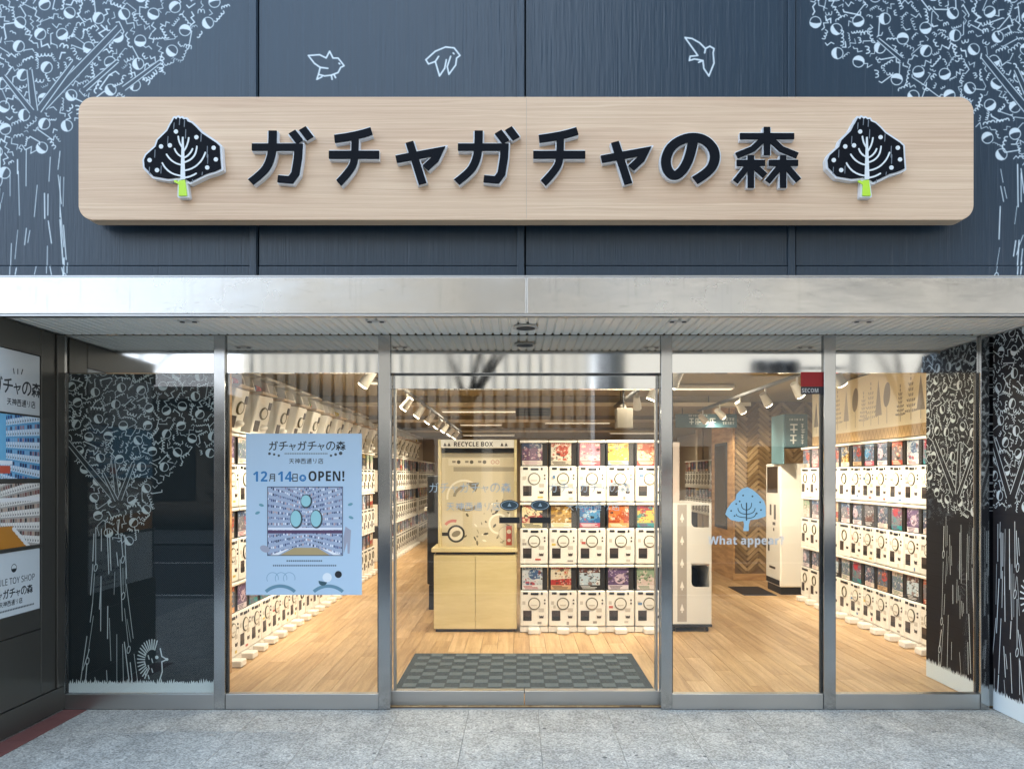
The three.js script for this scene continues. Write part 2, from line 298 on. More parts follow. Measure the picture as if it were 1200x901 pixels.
{
  const o = thing('pale_building', 'pale grey building with wide dark windows across the street', 'building', [0, 0, 18.6]);
  part('wall', bb(3.4, 26, 0.02, 8.6, 0, 5), mat([0.62, 0.61, 0.57], 0.8), o);
  const win = bb(-0.9, 0.9, 0, 1.3, -0.03, -0.003), wm = mat([0.06, 0.07, 0.08], 0.1);
  for (let j = 0; j < 2; j++) for (let i = 0; i < 7; i++) if (j !== 1 || i > 3) part('window', win, wm, o).position.set(5 + i * 3, 1.2 + j * 3.9, 0);
  part('cornice', bb(3.3, 26.1, 8.2, 8.55, -0.25, -0.002), concrete, o);
  const k = thing('added_dark_tower', 'added tall dark tower behind the pale grey building to darken the facade reflection', 'building', [0, 0, 25]); part('wall', bb(4.2, 34, 0.02, 32, 0, 12), mat([0.05, 0.052, 0.056], 0.7), k);  // added to dim what the right side of the facade reflects
  const tw = bb(-1.1, 1.1, 0, 1.6, -0.03, -0.003); for (let j = 0; j < 6; j++) for (let i = 0; i < 9; i++) part('window', tw, wm, k).position.set(6 + i * 3, 10 + j * 3.4, 0);
}
{
  const o = thing('low_dark_building', 'low dark building with a flat roof left of the ribbed building across the street', 'building', [0, 0, 17]);
  part('wall', bb(-40, -8.6, 0.02, 4.0, 0, 8), mat([0.07, 0.07, 0.068], 0.8), o); part('roof_edge', bb(-40.1, -8.55, 3.8, 4.15, -0.2, -0.002), mat([0.1, 0.1, 0.1], 0.8), o);
  for (let i = 0; i < 8; i++) part('window', bb(-11 - i * 3, -9.4 - i * 3, 0.9, 2.9, -0.03, -0.003), mat([0.03, 0.035, 0.04], 0.15), o);
}
function bareTree(x, z, h, s, label) {
  seed = s; const o = thing('bare_tree', label, 'tree', [x, 0, z], 0, 'bare trees across the street'), bark = mat([0.025, 0.02, 0.017], 0.9), limbs = [];
  part('trunk', cyl(0.11, h * 0.45, [0, h * 0.225, 0], 'y', 10, 0.15), bark, o);
  const grow = (p, d, L, r, n) => { const q = p.clone().addScaledVector(d, L), g = new THREE.CylinderGeometry(r * 0.62, r, L, 6); g.translate(0, L / 2, 0); g.applyQuaternion(new THREE.Quaternion().setFromUnitVectors(new THREE.Vector3(0, 1, 0), d)); g.translate(p.x, p.y, p.z); limbs.push(g);
    if (n) for (let i = 0; i < 3; i++) grow(q, d.clone().add(new THREE.Vector3(rr(-0.75, 0.75), rr(-0.1, 0.5), rr(-0.75, 0.75))).normalize(), L * rr(0.6, 0.8), r * 0.6, n - 1); };
  for (let i = 0; i < 4; i++) grow(new THREE.Vector3(0, h * 0.43, 0), new THREE.Vector3(rr(-0.7, 0.7), 1, rr(-0.7, 0.7)).normalize(), h * 0.2, 0.09, 4);
  part('branches', limbs, bark, o);
}
bareTree(-9.4, 13, 8, 21, 'bare street tree left of the ribbed building across the street');
bareTree(-1.2, 12.5, 7.5, 35, 'bare street tree in front of the ribbed building');
bareTree(9.2, 13, 7.5, 49, 'bare street tree in front of the pale building');
{
  const o = thing('traffic_light', 'grey horizontal traffic light with three round lenses on an arm', 'traffic light', [6.4, 4.28, 13.9]);
  part('housing', rb(-0.62, 0.62, -0.2, 0.2, -0.1, 0.1, 0.09, 4), mat([0.2, 0.2, 0.21], 0.5), o);
  for (const x of [-0.4, 0, 0.4]) part('lens', cyl(0.15, 0.04, [x, 0, -0.105], 'z', 24), mat([0.03, 0.035, 0.05], 0.2), o);
  part('arm', [cyl(0.04, 1.6, [1.2, 0, 0.04], 'x'), cyl(0.09, 7, [2, -1.2, 0.04])], concrete, o);
}

{
  const o = thing('round_red_sign', 'round red sign on a grey post beside the road', 'road sign', [2.5, 0, 8.0]);
  part('disc', cyl(0.24, 0.02, [0, 1.42, -0.035], 'z', 28), mat([0.55, 0.02, 0.02], 0.5), o); part('post', cyl(0.03, 1.72, [0, 0.84, 0]), concrete, o);
}
{ // trodden gum on the paving
  seed = 919; const gm = mat([0.13, 0.125, 0.12], 0.9), gg = [0, 1, 2].map((k) => { const g = new THREE.CylinderGeometry(0.011, 0.013, 0.0012, 9); g.scale(1, 1, 0.7 + k * 0.25); return g; });
  for (let i = 0; i < 26; i++) { const m = part('gum_spot', gg[i % 3], gm, pavement); m.position.set(rr(-3, 3.2), 0.0012, rr(0.15, 1.3)); m.rotation.y = rr(0, 3); const q = rr(0.4, 1.1); m.scale.set(q, 1, q); }
}
// ------------------------------------------------------------------ shop building: facade, reveals, upper storeys raised to shade the street
const FZ = 0.65, FD = D(FZ);       // face of the painted facade
const px4 = (px, py) => [(X(px, FD) + 4) * 256, (4.65 - Y(py, FD)) * 256];
const art = canvasTex(2048, 486, (c, w, h) => {
  const bg = '#2a3a47'; c.fillStyle = bg; c.fillRect(0, 0, w, h);
  for (let i = 0; i < 2600; i++) { c.fillStyle = `rgba(${rnd() < 0.5 ? '18,24,32' : '92,104,116'},${rr(0.02, 0.09)})`; c.fillRect(rr(0, w), rr(0, h), rr(1, 2.2), rr(10, 130)); }
  c.fillStyle = c.strokeStyle = INK; c.lineCap = 'round';
  const L = (l) => l.map((p) => px4(...p)), s = 3.0;
  seed = 101; trunk(c, ...px4(35, 170), px4(0, 322)[1], 52, 60, s);
  crown(c, L([[-90, -20], [282, -20], [268, 12], [205, 72], [150, 112], [96, 130], [88, 150], [55, 172], [20, 178], [5, 205], [-40, 190], [-90, 150]]), s, bg);
  branches(c, ...px4(40, 135), [[130, -135, 2.2], [58, -78, 1.6], [-8, -70, 1.8], [-48, -60, 1.4]], s, bg);
  branches(c, ...px4(95, 108), [[55, -48, 1.2]], s, bg); branches(c, ...px4(140, 107), [[62, -46, 1.2]], s, bg);
  seed = 202; trunk(c, ...px4(1222, 190), px4(0, 322)[1], 58, 66, s);
  crown(c, L([[950, -20], [1320, -20], [1320, 190], [1215, 200], [1172, 180], [1150, 165], [1142, 128], [1060, 110], [1022, 84], [975, 62], [953, 26]]), s, bg);
  branches(c, ...px4(1222, 150), [[-90, -110, 2], [-40, -90, 1.6], [10, -80, 1.8]], s, bg);
  branches(c, ...px4(1060, 72), [[-40, -34, 1.1]], s, bg);
  c.lineJoin = 'round'; c.lineWidth = 2.6;
  const bird = (x, y, k, paths) => { for (const p of paths) { c.beginPath(); p.forEach((q, i) => { const a = px4(x + q[0] * k, y + q[1] * k); i ? c.lineTo(...a) : c.moveTo(...a); }); c.stroke(); } };
  bird(360, 60, 1, [[[1, 5], [14, 4], [22, 8], [26, 0], [30, 8], [36, 8], [40, 13], [43, 17], [39, 19], [36, 25], [28, 28], [20, 29], [13, 27], [15, 19], [8, 14], [1, 5]], [[13, 27], [11, 33], [17, 30]], [[15, 19], [24, 20]], [[37, 14], [38, 15]], [[28, 28], [29, 33]], [[31, 27], [33, 31]]]);
  bird(498, 54, 1, [[[1, 16], [12, 6], [24, 1], [34, 2], [38, 7], [41, 11], [37, 14], [36, 22], [28, 33], [26, 24], [30, 12]], [[1, 16], [4, 21], [12, 18], [17, 35], [23, 26], [25, 16]], [[12, 18], [16, 12]], [[33, 8], [34, 9]]]);
  bird(802, 42, 1, [[[1, 2], [9, 3], [18, 8], [25, 15], [30, 12], [35, 15], [34, 20], [35, 32], [29, 47], [23, 38], [22, 29], [12, 27], [6, 29], [7, 24], [16, 23], [11, 16], [1, 2]], [[22, 29], [17, 31]], [[25, 15], [24, 20]]]);
});
const grain = dataTex(512, 512, (u, v) => { const a = fbm(u, v, 90, 5, 4, 61), b = Math.abs(((u * 12) % 1) - 0.5) > 0.485 ? -70 : 0; return 128 + (a - 0.5) * 190 + b; }, false, [8, 1.9]);
art.wrapS = art.wrapT = THREE.ClampToEdgeWrapping;
const facadePaint = mat(0xffffff, 0.3, { map: art, bumpMap: grain, bumpScale: 0.0019 });
const facadeDark = mat([0.034, 0.042, 0.054], 0.36, { bumpMap: grain, bumpScale: 0.001 });
const artUV = (g) => { const p = g.attributes.position, uv = g.attributes.uv; for (let i = 0; i < p.count; i++) uv.setXY(i, (p.getX(i) + 4) / 8, (p.getY(i) - 4.65 + 486 / 256) / (486 / 256)); return g; };
const shop = thing('shop_building', 'dark slate shop building with white capsule trees and birds drawn on panels', 'building');
const joints = [-4.82, -3.21, -1.571, 0.036, 1.663, 3.29, 4.9];
for (let i = 0; i < 6; i++) {
  part('facade_panel', artUV(rb(joints[i] + 0.006, joints[i + 1] - 0.002, 2.862, 4.62, FZ - 0.05, FZ, 0.003, 1)), facadePaint, shop);
  part('trim_board', artUV(rb(joints[i] + 0.006, joints[i + 1] - 0.002, 2.79, 2.858, FZ - 0.05, FZ + 0.006, 0.003, 1)), facadePaint, shop);
  part('batten', artUV(rb(joints[i + 1] - 0.046, joints[i + 1] - 0.004, 2.79, 4.62, FZ - 0.02, FZ + 0.02, 0.004, 1)), facadePaint, shop);
}
part('facade_backing', bb(-5, 5, 2.6, 4.63, FZ - 0.12, FZ - 0.052), darkGap, shop);
part('upper_shade_wall', bb(-26, 26, 4.64, 27, -18.4, FZ), facadeDark, shop);  // unseen upper storeys, made taller and wider to shade the street
part('side_pier', bb(4.93, 26, 0, 4.63, -18.4, FZ), facadeDark, shop);
part('side_pier', bb(-26, -5.02, 0, 4.63, -18.4, FZ), facadeDark, shop);

// canopy
const canopy = thing('entrance_canopy', 'brushed steel canopy with corrugated underside over the shop entrance', 'canopy');
part('fascia_panel', rb(-5.0, X(617, 4.57) - 0.004, 2.558, 2.776, 0.7, 0.716, 0.004, 1), fasciaSteel, canopy);
part('fascia_panel', rb(X(617, 4.57) + 0.001, 5.0, 2.558, 2.776, 0.7, 0.716, 0.004, 1), fasciaSteel, canopy);
part('joint_strip', bb(X(617, 4.57) - 0.006, X(617, 4.57) + 0.004, 2.558, 2.776, 0.695, 0.703), mirror, canopy);
part('fascia_lip', bb(-5, 5, 2.545, 2.556, 0.66, 0.716), satin, canopy);
part('top_plate', bb(-5, 5, 2.777, 2.786, 0.56, 0.715), satin, canopy);
{
  const s = new THREE.Shape(), n = 140, p = 0.0586; s.moveTo(-4.1, 2.59);
  for (let i = 0; i < n; i++) { const x = -4.1 + i * p; s.lineTo(x, 2.574); s.lineTo(x + 0.006, 2.562); s.lineTo(x + 0.044, 2.562); s.lineTo(x + 0.05, 2.574); }
  s.lineTo(-4.1 + n * p, 2.574); s.lineTo(-4.1 + n * p, 2.59);
  const g = new THREE.ExtrudeGeometry(s, { depth: 0.66, bevelEnabled: false }); g.translate(0, 0, 0.012);
  part('corrugated_soffit', g, soffitPaint, canopy);
  part('soffit_backing', bb(-5, 5, 2.592, 2.6, -0.05, 0.69), darkGap, canopy);
}
const fixMat = mat([0.62, 0.6, 0.56], 0.5);
for (const px of [220, 440, 795, 1012]) {
  const x = X(px, 4.78), f = part('fixture_plate', rb(x - 0.06, x + 0.06, 2.556, 2.563, 0.46, 0.51, 0.002), fixMat, canopy);
  for (const dx of [-0.038, 0.038]) part('socket', cyl(0.015, 0.004, [x + dx, 2.554, 0.485], 'y', 16), black, f);
}
{
  const f = part('downlight_rim', cyl(0.085, 0.014, [X(616, 4.94), 2.553, 0.33], 'y', 32, 0.075), fixMat, canopy);
  part('downlight_lens', cyl(0.06, 0.004, [X(616, 4.94), 2.544, 0.33], 'y', 32), black, f);
}

// ------------------------------------------------------------------ reveal walls beside the glass
const wallArt = canvasTex(1024, 1472, (c, w, h) => {   // z from -0.85 (left) to 0.93, height 0 to 2.56, 575 px per metre
  const K = 575, bg = '#1b1c23'; c.fillStyle = bg; c.fillRect(0, 0, w, h);
  for (let i = 0; i < 900; i++) { c.fillStyle = `rgba(${rnd() < 0.5 ? '12,12,18' : '70,72,84'},${rr(0.03, 0.1)})`; c.fillRect(rr(0, w), rr(0, h), rr(20, 260), rr(1, 3)); }
  for (let y = 0; y < h; y += 50) { c.fillStyle = 'rgba(8,8,12,0.5)'; c.fillRect(0, y, w, 2); }
  const P = (z, y) => [(z + 0.85) * K, (2.56 - y) * K]; c.lineCap = 'round'; c.fillStyle = c.strokeStyle = INK;
  seed = 303; trunk(c, P(-0.4, 0)[0], P(0, 1.3)[1], P(0, 0.14)[1], 105, 150, 6.5);
  trunk(c, P(0.16, 0)[0], P(0, 1.3)[1], P(0, 0.14)[1], 62, 110, 6.5);
  crown(c, [P(-0.85, 2.6), P(0.95, 2.6), P(0.95, 1.25), P(0.6, 1.22), P(0.32, 1.38), P(0.02, 1.38), P(-0.2, 1.3), P(-0.5, 1.34), P(-0.85, 1.5)], 6.5, bg);
  branches(c, ...P(-0.42, 1.42), [[-180, -260, 2], [20, -240, 1.8], [110, -190, 1.5]], 8.5, bg);
  branches(c, ...P(0.2, 1.42), [[-110, -240, 1.8], [130, -260, 2]], 8.5, bg);
  c.lineWidth = 6; for (let i = 0; i < 9; i++) { const a = 2.2 + i * 0.28, q = P(0.42, 0.82); line(c, [[q[0] + 36 * Math.cos(a), q[1] + 50 * Math.sin(a)], [q[0] + 70 * Math.cos(a), q[1] + 88 * Math.sin(a)]], 6); }
  grass(c, 0, w, P(0, 0.12)[1], h, 9);
});
const wallPrint = new THREE.MeshPhysicalMaterial({ roughness: 0.6, specularIntensity: 0.5, map: wallArt, bumpMap: wallArt, bumpScale: 0.0004 });
{
  const o = thing('printed_side_wall', 'dark navy side wall right of the glass with white capsule tree drawing', 'wall');
  const g = bb(3.25, 3.4, 0.004, 2.556, 0.012, 0.93), p = g.attributes.position, uv = g.attributes.uv;
  const fix = (q) => { const pp = q.attributes.position, u = q.attributes.uv; for (let i = 0; i < pp.count; i++) u.setXY(i, (pp.getZ(i) + 0.85) / 1.7809, pp.getY(i) / 2.56); return q; };
  part('panel', fix(g), wallPrint, o); part('corner_pier', bb(3.405, 4.9, 0, 2.556, -0.04, 0.64), facadeDark, o);
  const i = thing('printed_inner_wall', 'dark wall end just inside the right pane with white tree drawing and white grass', 'wall');
  part('panel', fix(bb(3.25, 3.4, 0.004, 2.6, -0.85, -0.05)), wallPrint, i); part('end_cap', bb(3.405, 4.3, 0, 2.6, -0.85, -0.05), facadeDark, i);
}

// ------------------------------------------------------------------ glazed shop front (plane z = 0)
const g0 = 5.27, gx = (px) => X(px, g0), gy = (py) => Y(py, g0);
const front = thing('glazed_shopfront', 'polished steel glazed shop front with four glass panes and mirror strip above', 'shop front');
for (const [a, b] of [[66, 77], [252, 265], [444, 458], [774, 787], [964, 978], [1147, 1157]])
  part('mullion', rb(gx(a), gx(b), 0.002, 2.558, -0.06, 0.03, 0.003, 1), frameSteel, front);
const openings = [[77, 252], [265, 444], [787, 964], [978, 1147]];
for (const [a, b] of [...openings, [458, 774]]) part('mirror_transom', bb(gx(a) + 0.001, gx(b) - 0.001, gy(437), 2.558, -0.04, 0.004), mirror, front);
for (const [a, b] of openings) {
  part('sill', rb(gx(a) + 0.001, gx(b) - 0.001, 0.002, 0.105, -0.04, 0.022, 0.003, 1), satin, front);
  part('pane', bb(gx(a) + 0.001, gx(b) - 0.001, 0.106, gy(437) - 0.001, -0.008, 0), glass, front);
  part('glazing_bead', [bb(gx(a) + 0.001, gx(a) + 0.012, 0.106, gy(437) - 0.001, -0.03, -0.0085), bb(gx(b) - 0.012, gx(b) - 0.001, 0.106, gy(437) - 0.001, -0.03, -0.0085)], black, front);
}
// dark film with a tree on the left pane: 575 px per metre
{
  const x0 = gx(78), x1 = gx(251), y0 = 0.107, y1 = gy(438), K = 575, w = Math.round((x1 - x0) * K), h = Math.round((y1 - y0) * K);
  const t = canvasTex(w, h, (c) => {
    const bg = '#262e32'; c.fillStyle = bg; c.fillRect(0, 0, w, h);
    c.strokeStyle = 'rgba(10,14,16,0.5)'; for (let x = -h; x < w; x += 9) line(c, [[x, 0], [x + h, h]], 3);
    const P = (px, py) => [(gx(px) - x0) * K, (y1 - gy(py)) * K], L = (l) => l.map((p) => P(...p)); c.fillStyle = c.strokeStyle = '#c0c9ca'; c.lineCap = 'round';
    seed = 414; trunk(c, ...P(127, 610), P(0, 800)[1], 58, 108, 5.5);
    crown(c, L([[70, 430], [260, 430], [260, 530], [222, 532], [206, 548], [186, 566], [180, 592], [164, 615], [150, 640], [112, 622], [105, 568], [70, 500]]), 5.9, bg);
    branches(c, ...P(137, 590), [[-205, -250, 2], [-20, -170, 1.6], [60, -160, 1.6], [-60, -120, 1.2]], 5.5, bg);
    const q = P(177, 783); c.lineWidth = 5; c.fillStyle = bg; c.beginPath(); c.ellipse(q[0], q[1] - 12, 58, 96, 0, 0, 6.3); c.fill(); c.fillStyle = '#c0c9ca';
    for (let i = 0; i < 17; i++) { const a = 2.1 + i * 0.185; line(c, [[q[0] + 30 * Math.cos(a), q[1] - 30 + 44 * Math.sin(a)], [q[0] + 58 * Math.cos(a), q[1] - 30 + 82 * Math.sin(a)]], 5); }
    for (let i = 0; i < 8; i++) { const x = q[0] - 30 + (i % 3) * 14, y = q[1] - 62 + i * 13; line(c, [[x, y], [x + 4, y + 14]], 4.5); }
    line(c, [[q[0] + 32, q[1] - 76], [q[0] + 38, q[1] - 46], [q[0] + 58, q[1] - 34], [q[0] + 38, q[1] - 24], [q[0] + 40, q[1] + 14], [q[0] + 24, q[1] + 66]], 5);
    c.beginPath(); c.arc(q[0] + 18, q[1] - 42, 7, 0, 6.3); c.fill(); c.beginPath(); c.arc(q[0] + 58, q[1] - 34, 6, 0, 6.3); c.fill();
    c.fillStyle = '#ccd4d4'; grass(c, 0, w, P(0, 801)[1], h, 8);
  });
  const g = new THREE.BoxGeometry(x1 - x0, y1 - y0, 0.0016); g.translate((x0 + x1) / 2, (y0 + y1) / 2, -0.0105);
  part('printed_film', g, new THREE.MeshPhysicalMaterial({ roughness: 0.8, specularIntensity: 0.1, map: t }), front).userData.label = 'dark window film printed with a white capsule tree, hedgehog and grass';
}
// automatic door, 0.1 m behind
const dz = -0.1, dd = D(dz);
const door = thing('automatic_door', 'two leaf automatic glass door in the middle with grey lettering and oval stickers', 'door');
part('header', rb(X(459, dd), X(773, dd), Y(456, dd), Y(439.5, dd), dz - 0.05, dz + 0.02, 0.002, 1), mirror, door);
part('track_cover', bb(gx(458.6), gx(773.4), Y(439.5, dd) + 0.001, 2.5, -0.16, -0.041), black, door);
part('threshold', rb(X(459, dd), X(614, dd), 0.002, 0.1, dz - 0.04, dz + 0.03, 0.003, 1), satin, door);
part('threshold', rb(X(615, dd), X(773, dd), 0.002, 0.1, dz - 0.04, dz + 0.03, 0.003, 1), satin, door);
part('side_frame', bb(gx(458.6), gx(461), 0.1, Y(456, dd), dz - 0.04, dz + 0.02), satin, door);
part('side_frame', bb(gx(771), gx(773.4), 0.1, Y(456, dd), dz - 0.04, dz + 0.02), satin, door);
const stickerInk = mat([0.36, 0.45, 0.5], 0.6), navy = mat([0.035, 0.06, 0.075], 0.5), paleInk = mat([0.6, 0.62, 0.62], 0.6);
for (const [a, b, tx] of [[462, 614.5, 500], [615.5, 770, 640]]) {
  const leaf = part('door_leaf', bb(X(a, dd), X(b, dd), 0.102, Y(456, dd) - 0.002, dz - 0.006, dz + 0.004), glass, door);
  const K = 2.2, w = 270, h = 110, k = dd / F / K;
  const sh = trace(w, h, k, (c) => { write(c, 'ガチャガチャの森', 6, 8, 26, 8.5, 1.06); write(c, '天神西通り店', 50, 58, 22, 8, 1.08); });
  const g = extrude(sh, 0.0008); g.translate(X(tx, dd), Y(562, dd), dz + 0.0045); part('lettering', g, stickerInk, leaf);
  const cx = a < 500 ? 597 : 633, e = new THREE.CylinderGeometry(0.067, 0.067, 0.0012, 36); e.rotateX(Math.PI / 2); e.scale(1, 0.56, 1); e.translate(X(cx, dd), Y(592, dd), dz + 0.0052);
  const s = part('oval_sticker', e, navy, leaf);
  const r = new THREE.TorusGeometry(0.058, 0.003, 6, 36); r.scale(1, 0.5, 0.15); r.translate(X(cx, dd), Y(592, dd), dz + 0.006); const tri = new THREE.CylinderGeometry(0.016, 0.016, 0.001, 3); tri.rotateX(Math.PI / 2); tri.rotateZ(Math.PI); tri.translate(X(cx, dd), Y(592, dd), dz + 0.0064);
  part('oval_mark', [r, tri], stickerInk, leaf);
  part('door_notice', bb(X(cx - 12, dd), X(cx + 12, dd), Y(613, dd), Y(606, dd), dz + 0.0045, dz + 0.0055), black, leaf);
}
// stickers on the right-hand pane
{
  const K = 4, k = g0 / F / K, o = thing('tree_decal', 'light blue tree sticker with white wording on the right hand pane', 'sticker');
  const C = [[3, 25], [8, 18], [13, 14], [14, 8], [20, 2], [26, 0], [32, 3], [38, 8], [45, 16], [47, 22], [47, 33], [38, 36], [29, 37], [27, 43], [27, 50], [22, 50], [23, 43], [22, 38], [16, 39], [7, 37], [1, 31]];
  const shape = trace(220, 220, k, (c) => { c.lineWidth = 6; c.lineJoin = 'round'; c.beginPath(); C.forEach((p, i) => (i ? c.lineTo : c.moveTo).call(c, p[0] * K + 6, p[1] * K + 6)); c.closePath(); c.fill(); c.stroke(); });
  const g = extrude(shape, 0.0008); g.translate(gx(848.5), gy(570), 0.0006); part('tree_shape', g, mat([0.36, 0.6, 0.74], 0.6), o);
  const lines = trace(220, 220, k, (c) => { c.lineCap = 'round'; c.translate(6, 6); c.scale(K, K);
    line(c, [[25, 18], [25, 38]], 1.4); for (const [x, y, e, f] of [[25, 36, 36, 30], [25, 31, 35, 24], [25, 26, 31, 18], [25, 35, 13, 31], [25, 31, 15, 24], [25, 26, 19, 19]]) { c.lineWidth = 0.9; c.beginPath(); c.moveTo(x, y); c.quadraticCurveTo(e, y - 0.5, e, f); c.stroke(); }
    for (const [x, y] of [[21, 9], [32, 10], [13, 19], [17, 16], [41, 17], [42, 26], [7, 27], [11, 33], [37, 30]]) { c.beginPath(); c.arc(x, y, 1, 0, 6.3); c.fill(); } });
  const l = extrude(lines, 0.0006); l.translate(gx(848.5), gy(570), 0.0016); part('tree_lines', l, navy, o);
  const txt = trace(400, 90, k, (c) => { c.font = 'bold 54px sans-serif'; c.fillText('What appear?', 4, 60); });
  const t = extrude(txt, 0.0008); t.translate(gx(829), gy(623), 0.0006); part('wording', t, paleInk, o);
}
{
  const o = thing('security_sticker', 'red sticker with white lettering at top corner of the right hand pane', 'sticker');
  part('red_field', bb(gx(938.5), gx(964.5), gy(453), gy(436), 0.005, 0.0065), mat([0.42, 0.006, 0.012], 0.4), o);
  const b = part('lower_band', bb(gx(938.5), gx(964.5), gy(462), gy(453.2), 0.005, 0.0065), mat([0.02, 0.02, 0.035], 0.4), o);
  const s = trace(140, 44, g0 / F / 5.2, (c) => { c.font = 'bold 36px sans-serif'; c.save(); c.scale(0.86, 1); c.fillText('SECOM', 2, 36); c.restore(); });
  const t = extrude(s, 0.0006); t.translate(gx(939), gy(453.2), 0.0067); part('lettering', t, paleInk, b);
}
// opening poster behind the second pane
{
  const x0 = gx(288), x1 = gx(424), y0 = gy(697), y1 = gy(508), W = 680, H = Math.round(W * (y1 - y0) / (x1 - x0));
  const t = canvasTex(W, H, (c) => {
    c.fillStyle = '#bcd3e6'; c.fillRect(0, 0, W, H); const k = W / 600; c.scale(k, k);
    c.fillStyle = c.strokeStyle = '#20262c'; write(c, 'ガチャガチャの森', 118, 40, 48, 11, 1.08); c.fillStyle = c.strokeStyle = '#3c444b';
    write(c, '天神西通り店', 222, 128, 28, 10, 1.08); for (const [x, y, r] of [[122, 104, 7], [146, 108, 6], [170, 114, 6], [440, 114, 6], [464, 108, 7], [490, 102, 9]]) { c.beginPath(); c.arc(x, y, r, 0, 6.3); c.fill(); }
    c.fillStyle = 'rgba(60,68,75,0.5)'; for (let x = 200; x < 420; x += 9) c.fillRect(x, 100, 6, 8);
    c.fillStyle = c.strokeStyle = '#2c78b4'; c.font = 'bold 72px sans-serif'; c.fillText('12', 34, 248); c.fillText('14', 162, 248); c.strokeStyle = '#2b3238'; glyph(c, '月', 118, 208, 38, 40, 12); glyph(c, '日', 236, 208, 36, 40, 12);
    c.beginPath(); c.arc(294, 230, 18, 0, 6.3); c.fill(); c.strokeStyle = '#dfe8f0'; glyph(c, '木', 284, 219, 20, 21, 14);
    c.fillStyle = '#15181b'; c.font = '700 66px sans-serif'; c.save(); c.translate(320, 246); c.scale(0.98, 1.08); c.fillText('OPEN!', 0, 0); c.restore();
    // the photograph of the shop inside
    c.save(); c.beginPath(); c.rect(112, 276, 388, 354); c.clip(); c.fillStyle = '#a9b6cc'; c.fillRect(112, 276, 388, 354); seed = 515;
    for (let r = 0; r < 15; r++) for (let i = 0; i < 44; i++) { const y = 282 + r * 20 + Math.abs(i - 22) * (r - 9) * 0.55; c.fillStyle = pick(['#3d4870', '#e4e6ee', '#7884a8', '#c9a9a4', '#55608c', '#f1f2f6', '#8f7f96', '#2c3350']); c.fillRect(112 + i * 9, y, 6, rr(6, 14)); }
    c.fillStyle = '#e9ecf4'; c.fillRect(112, 486, 388, 12); c.fillStyle = '#5a4060'; c.fillRect(112, 500, 388, 16); c.fillStyle = '#b9a274'; c.beginPath(); c.moveTo(250, 590); c.lineTo(370, 590); c.lineTo(440, 632); c.lineTo(170, 632); c.fill();
    c.fillStyle = '#f4f4f6'; for (const s of [-1, 1]) { c.beginPath(); c.moveTo(310 + s * 70, 586); c.lineTo(310 + s * 150, 632); c.lineTo(310 + s * 195, 632); c.fill(); }
    for (const [x, y, a, b] of [[258, 442, 32, 48], [362, 442, 32, 48], [310, 350, 30, 36]]) { c.fillStyle = '#39464e'; c.beginPath(); c.ellipse(x + 3, y, a, b, 0, 0, 6.3); c.fill(); c.fillStyle = '#9ed2d8'; c.beginPath(); c.ellipse(x, y - 2, a - 5, b - 6, 0, 0, 6.3); c.fill(); }
    c.restore(); c.strokeStyle = '#4c5666'; c.lineWidth = 4; c.strokeRect(112, 276, 388, 354);
    c.fillStyle = '#6c9fae'; for (const [x, y, a] of [[80, 370, 0.3], [60, 410, -0.4], [540, 366, -0.3], [544, 434, 0.4]]) { c.save(); c.translate(x, y); c.rotate(a); c.beginPath(); c.ellipse(0, 0, 13, 7, 0, 0, 6.3); c.fill(); c.restore(); }
    c.fillStyle = '#a8a9b8'; c.beginPath(); c.moveTo(515, 480); c.lineTo(544, 500); c.lineTo(536, 620); c.lineTo(526, 620); c.lineTo(524, 560); c.lineTo(506, 620); c.lineTo(504, 540); c.fill(); c.beginPath(); c.ellipse(98, 596, 26, 17, 0.4, 0, 6.3); c.fill();
    c.fillStyle = 'rgba(62,76,92,0.75)'; for (let x = 210; x < 388; x += 11) c.fillRect(x, 654, 8, 8); for (let x = 140; x < 468; x += 10) c.fillRect(x, 678, 7, 8);
    c.strokeStyle = '#6b93a6'; for (const x of [178, 426]) { c.lineWidth = 17; c.beginPath(); c.arc(x, 900, 112, 3.9 + 0.08, 5.45); c.stroke(); }
    c.lineWidth = 3; c.strokeStyle = '#7fa6c0'; for (const x of [138, 182, 224]) { c.beginPath(); c.arc(x, 748, 30, 2.6, 6.6); c.stroke(); }
    c.fillStyle = '#eaf1f6'; c.beginPath(); c.arc(420, 744, 24, 0, 6.3); c.fill(); c.fillStyle = '#3a5964'; c.beginPath(); c.arc(398, 764, 22, 0.2, 3.3); c.fill(); c.fillStyle = '#1d2126'; c.beginPath(); c.arc(478, 728, 18, 0, 6.3); c.fill();
  });
  const o = thing('opening_poster', 'light blue opening poster stuck inside the second glass pane', 'poster');
  const g = new THREE.BoxGeometry(x1 - x0, y1 - y0, 0.0012); g.translate((x0 + x1) / 2, (y0 + y1) / 2, 0.0022); g.rotateZ(0); part('sheet', g, mat(0xffffff, 0.55, { map: t }), o);
}

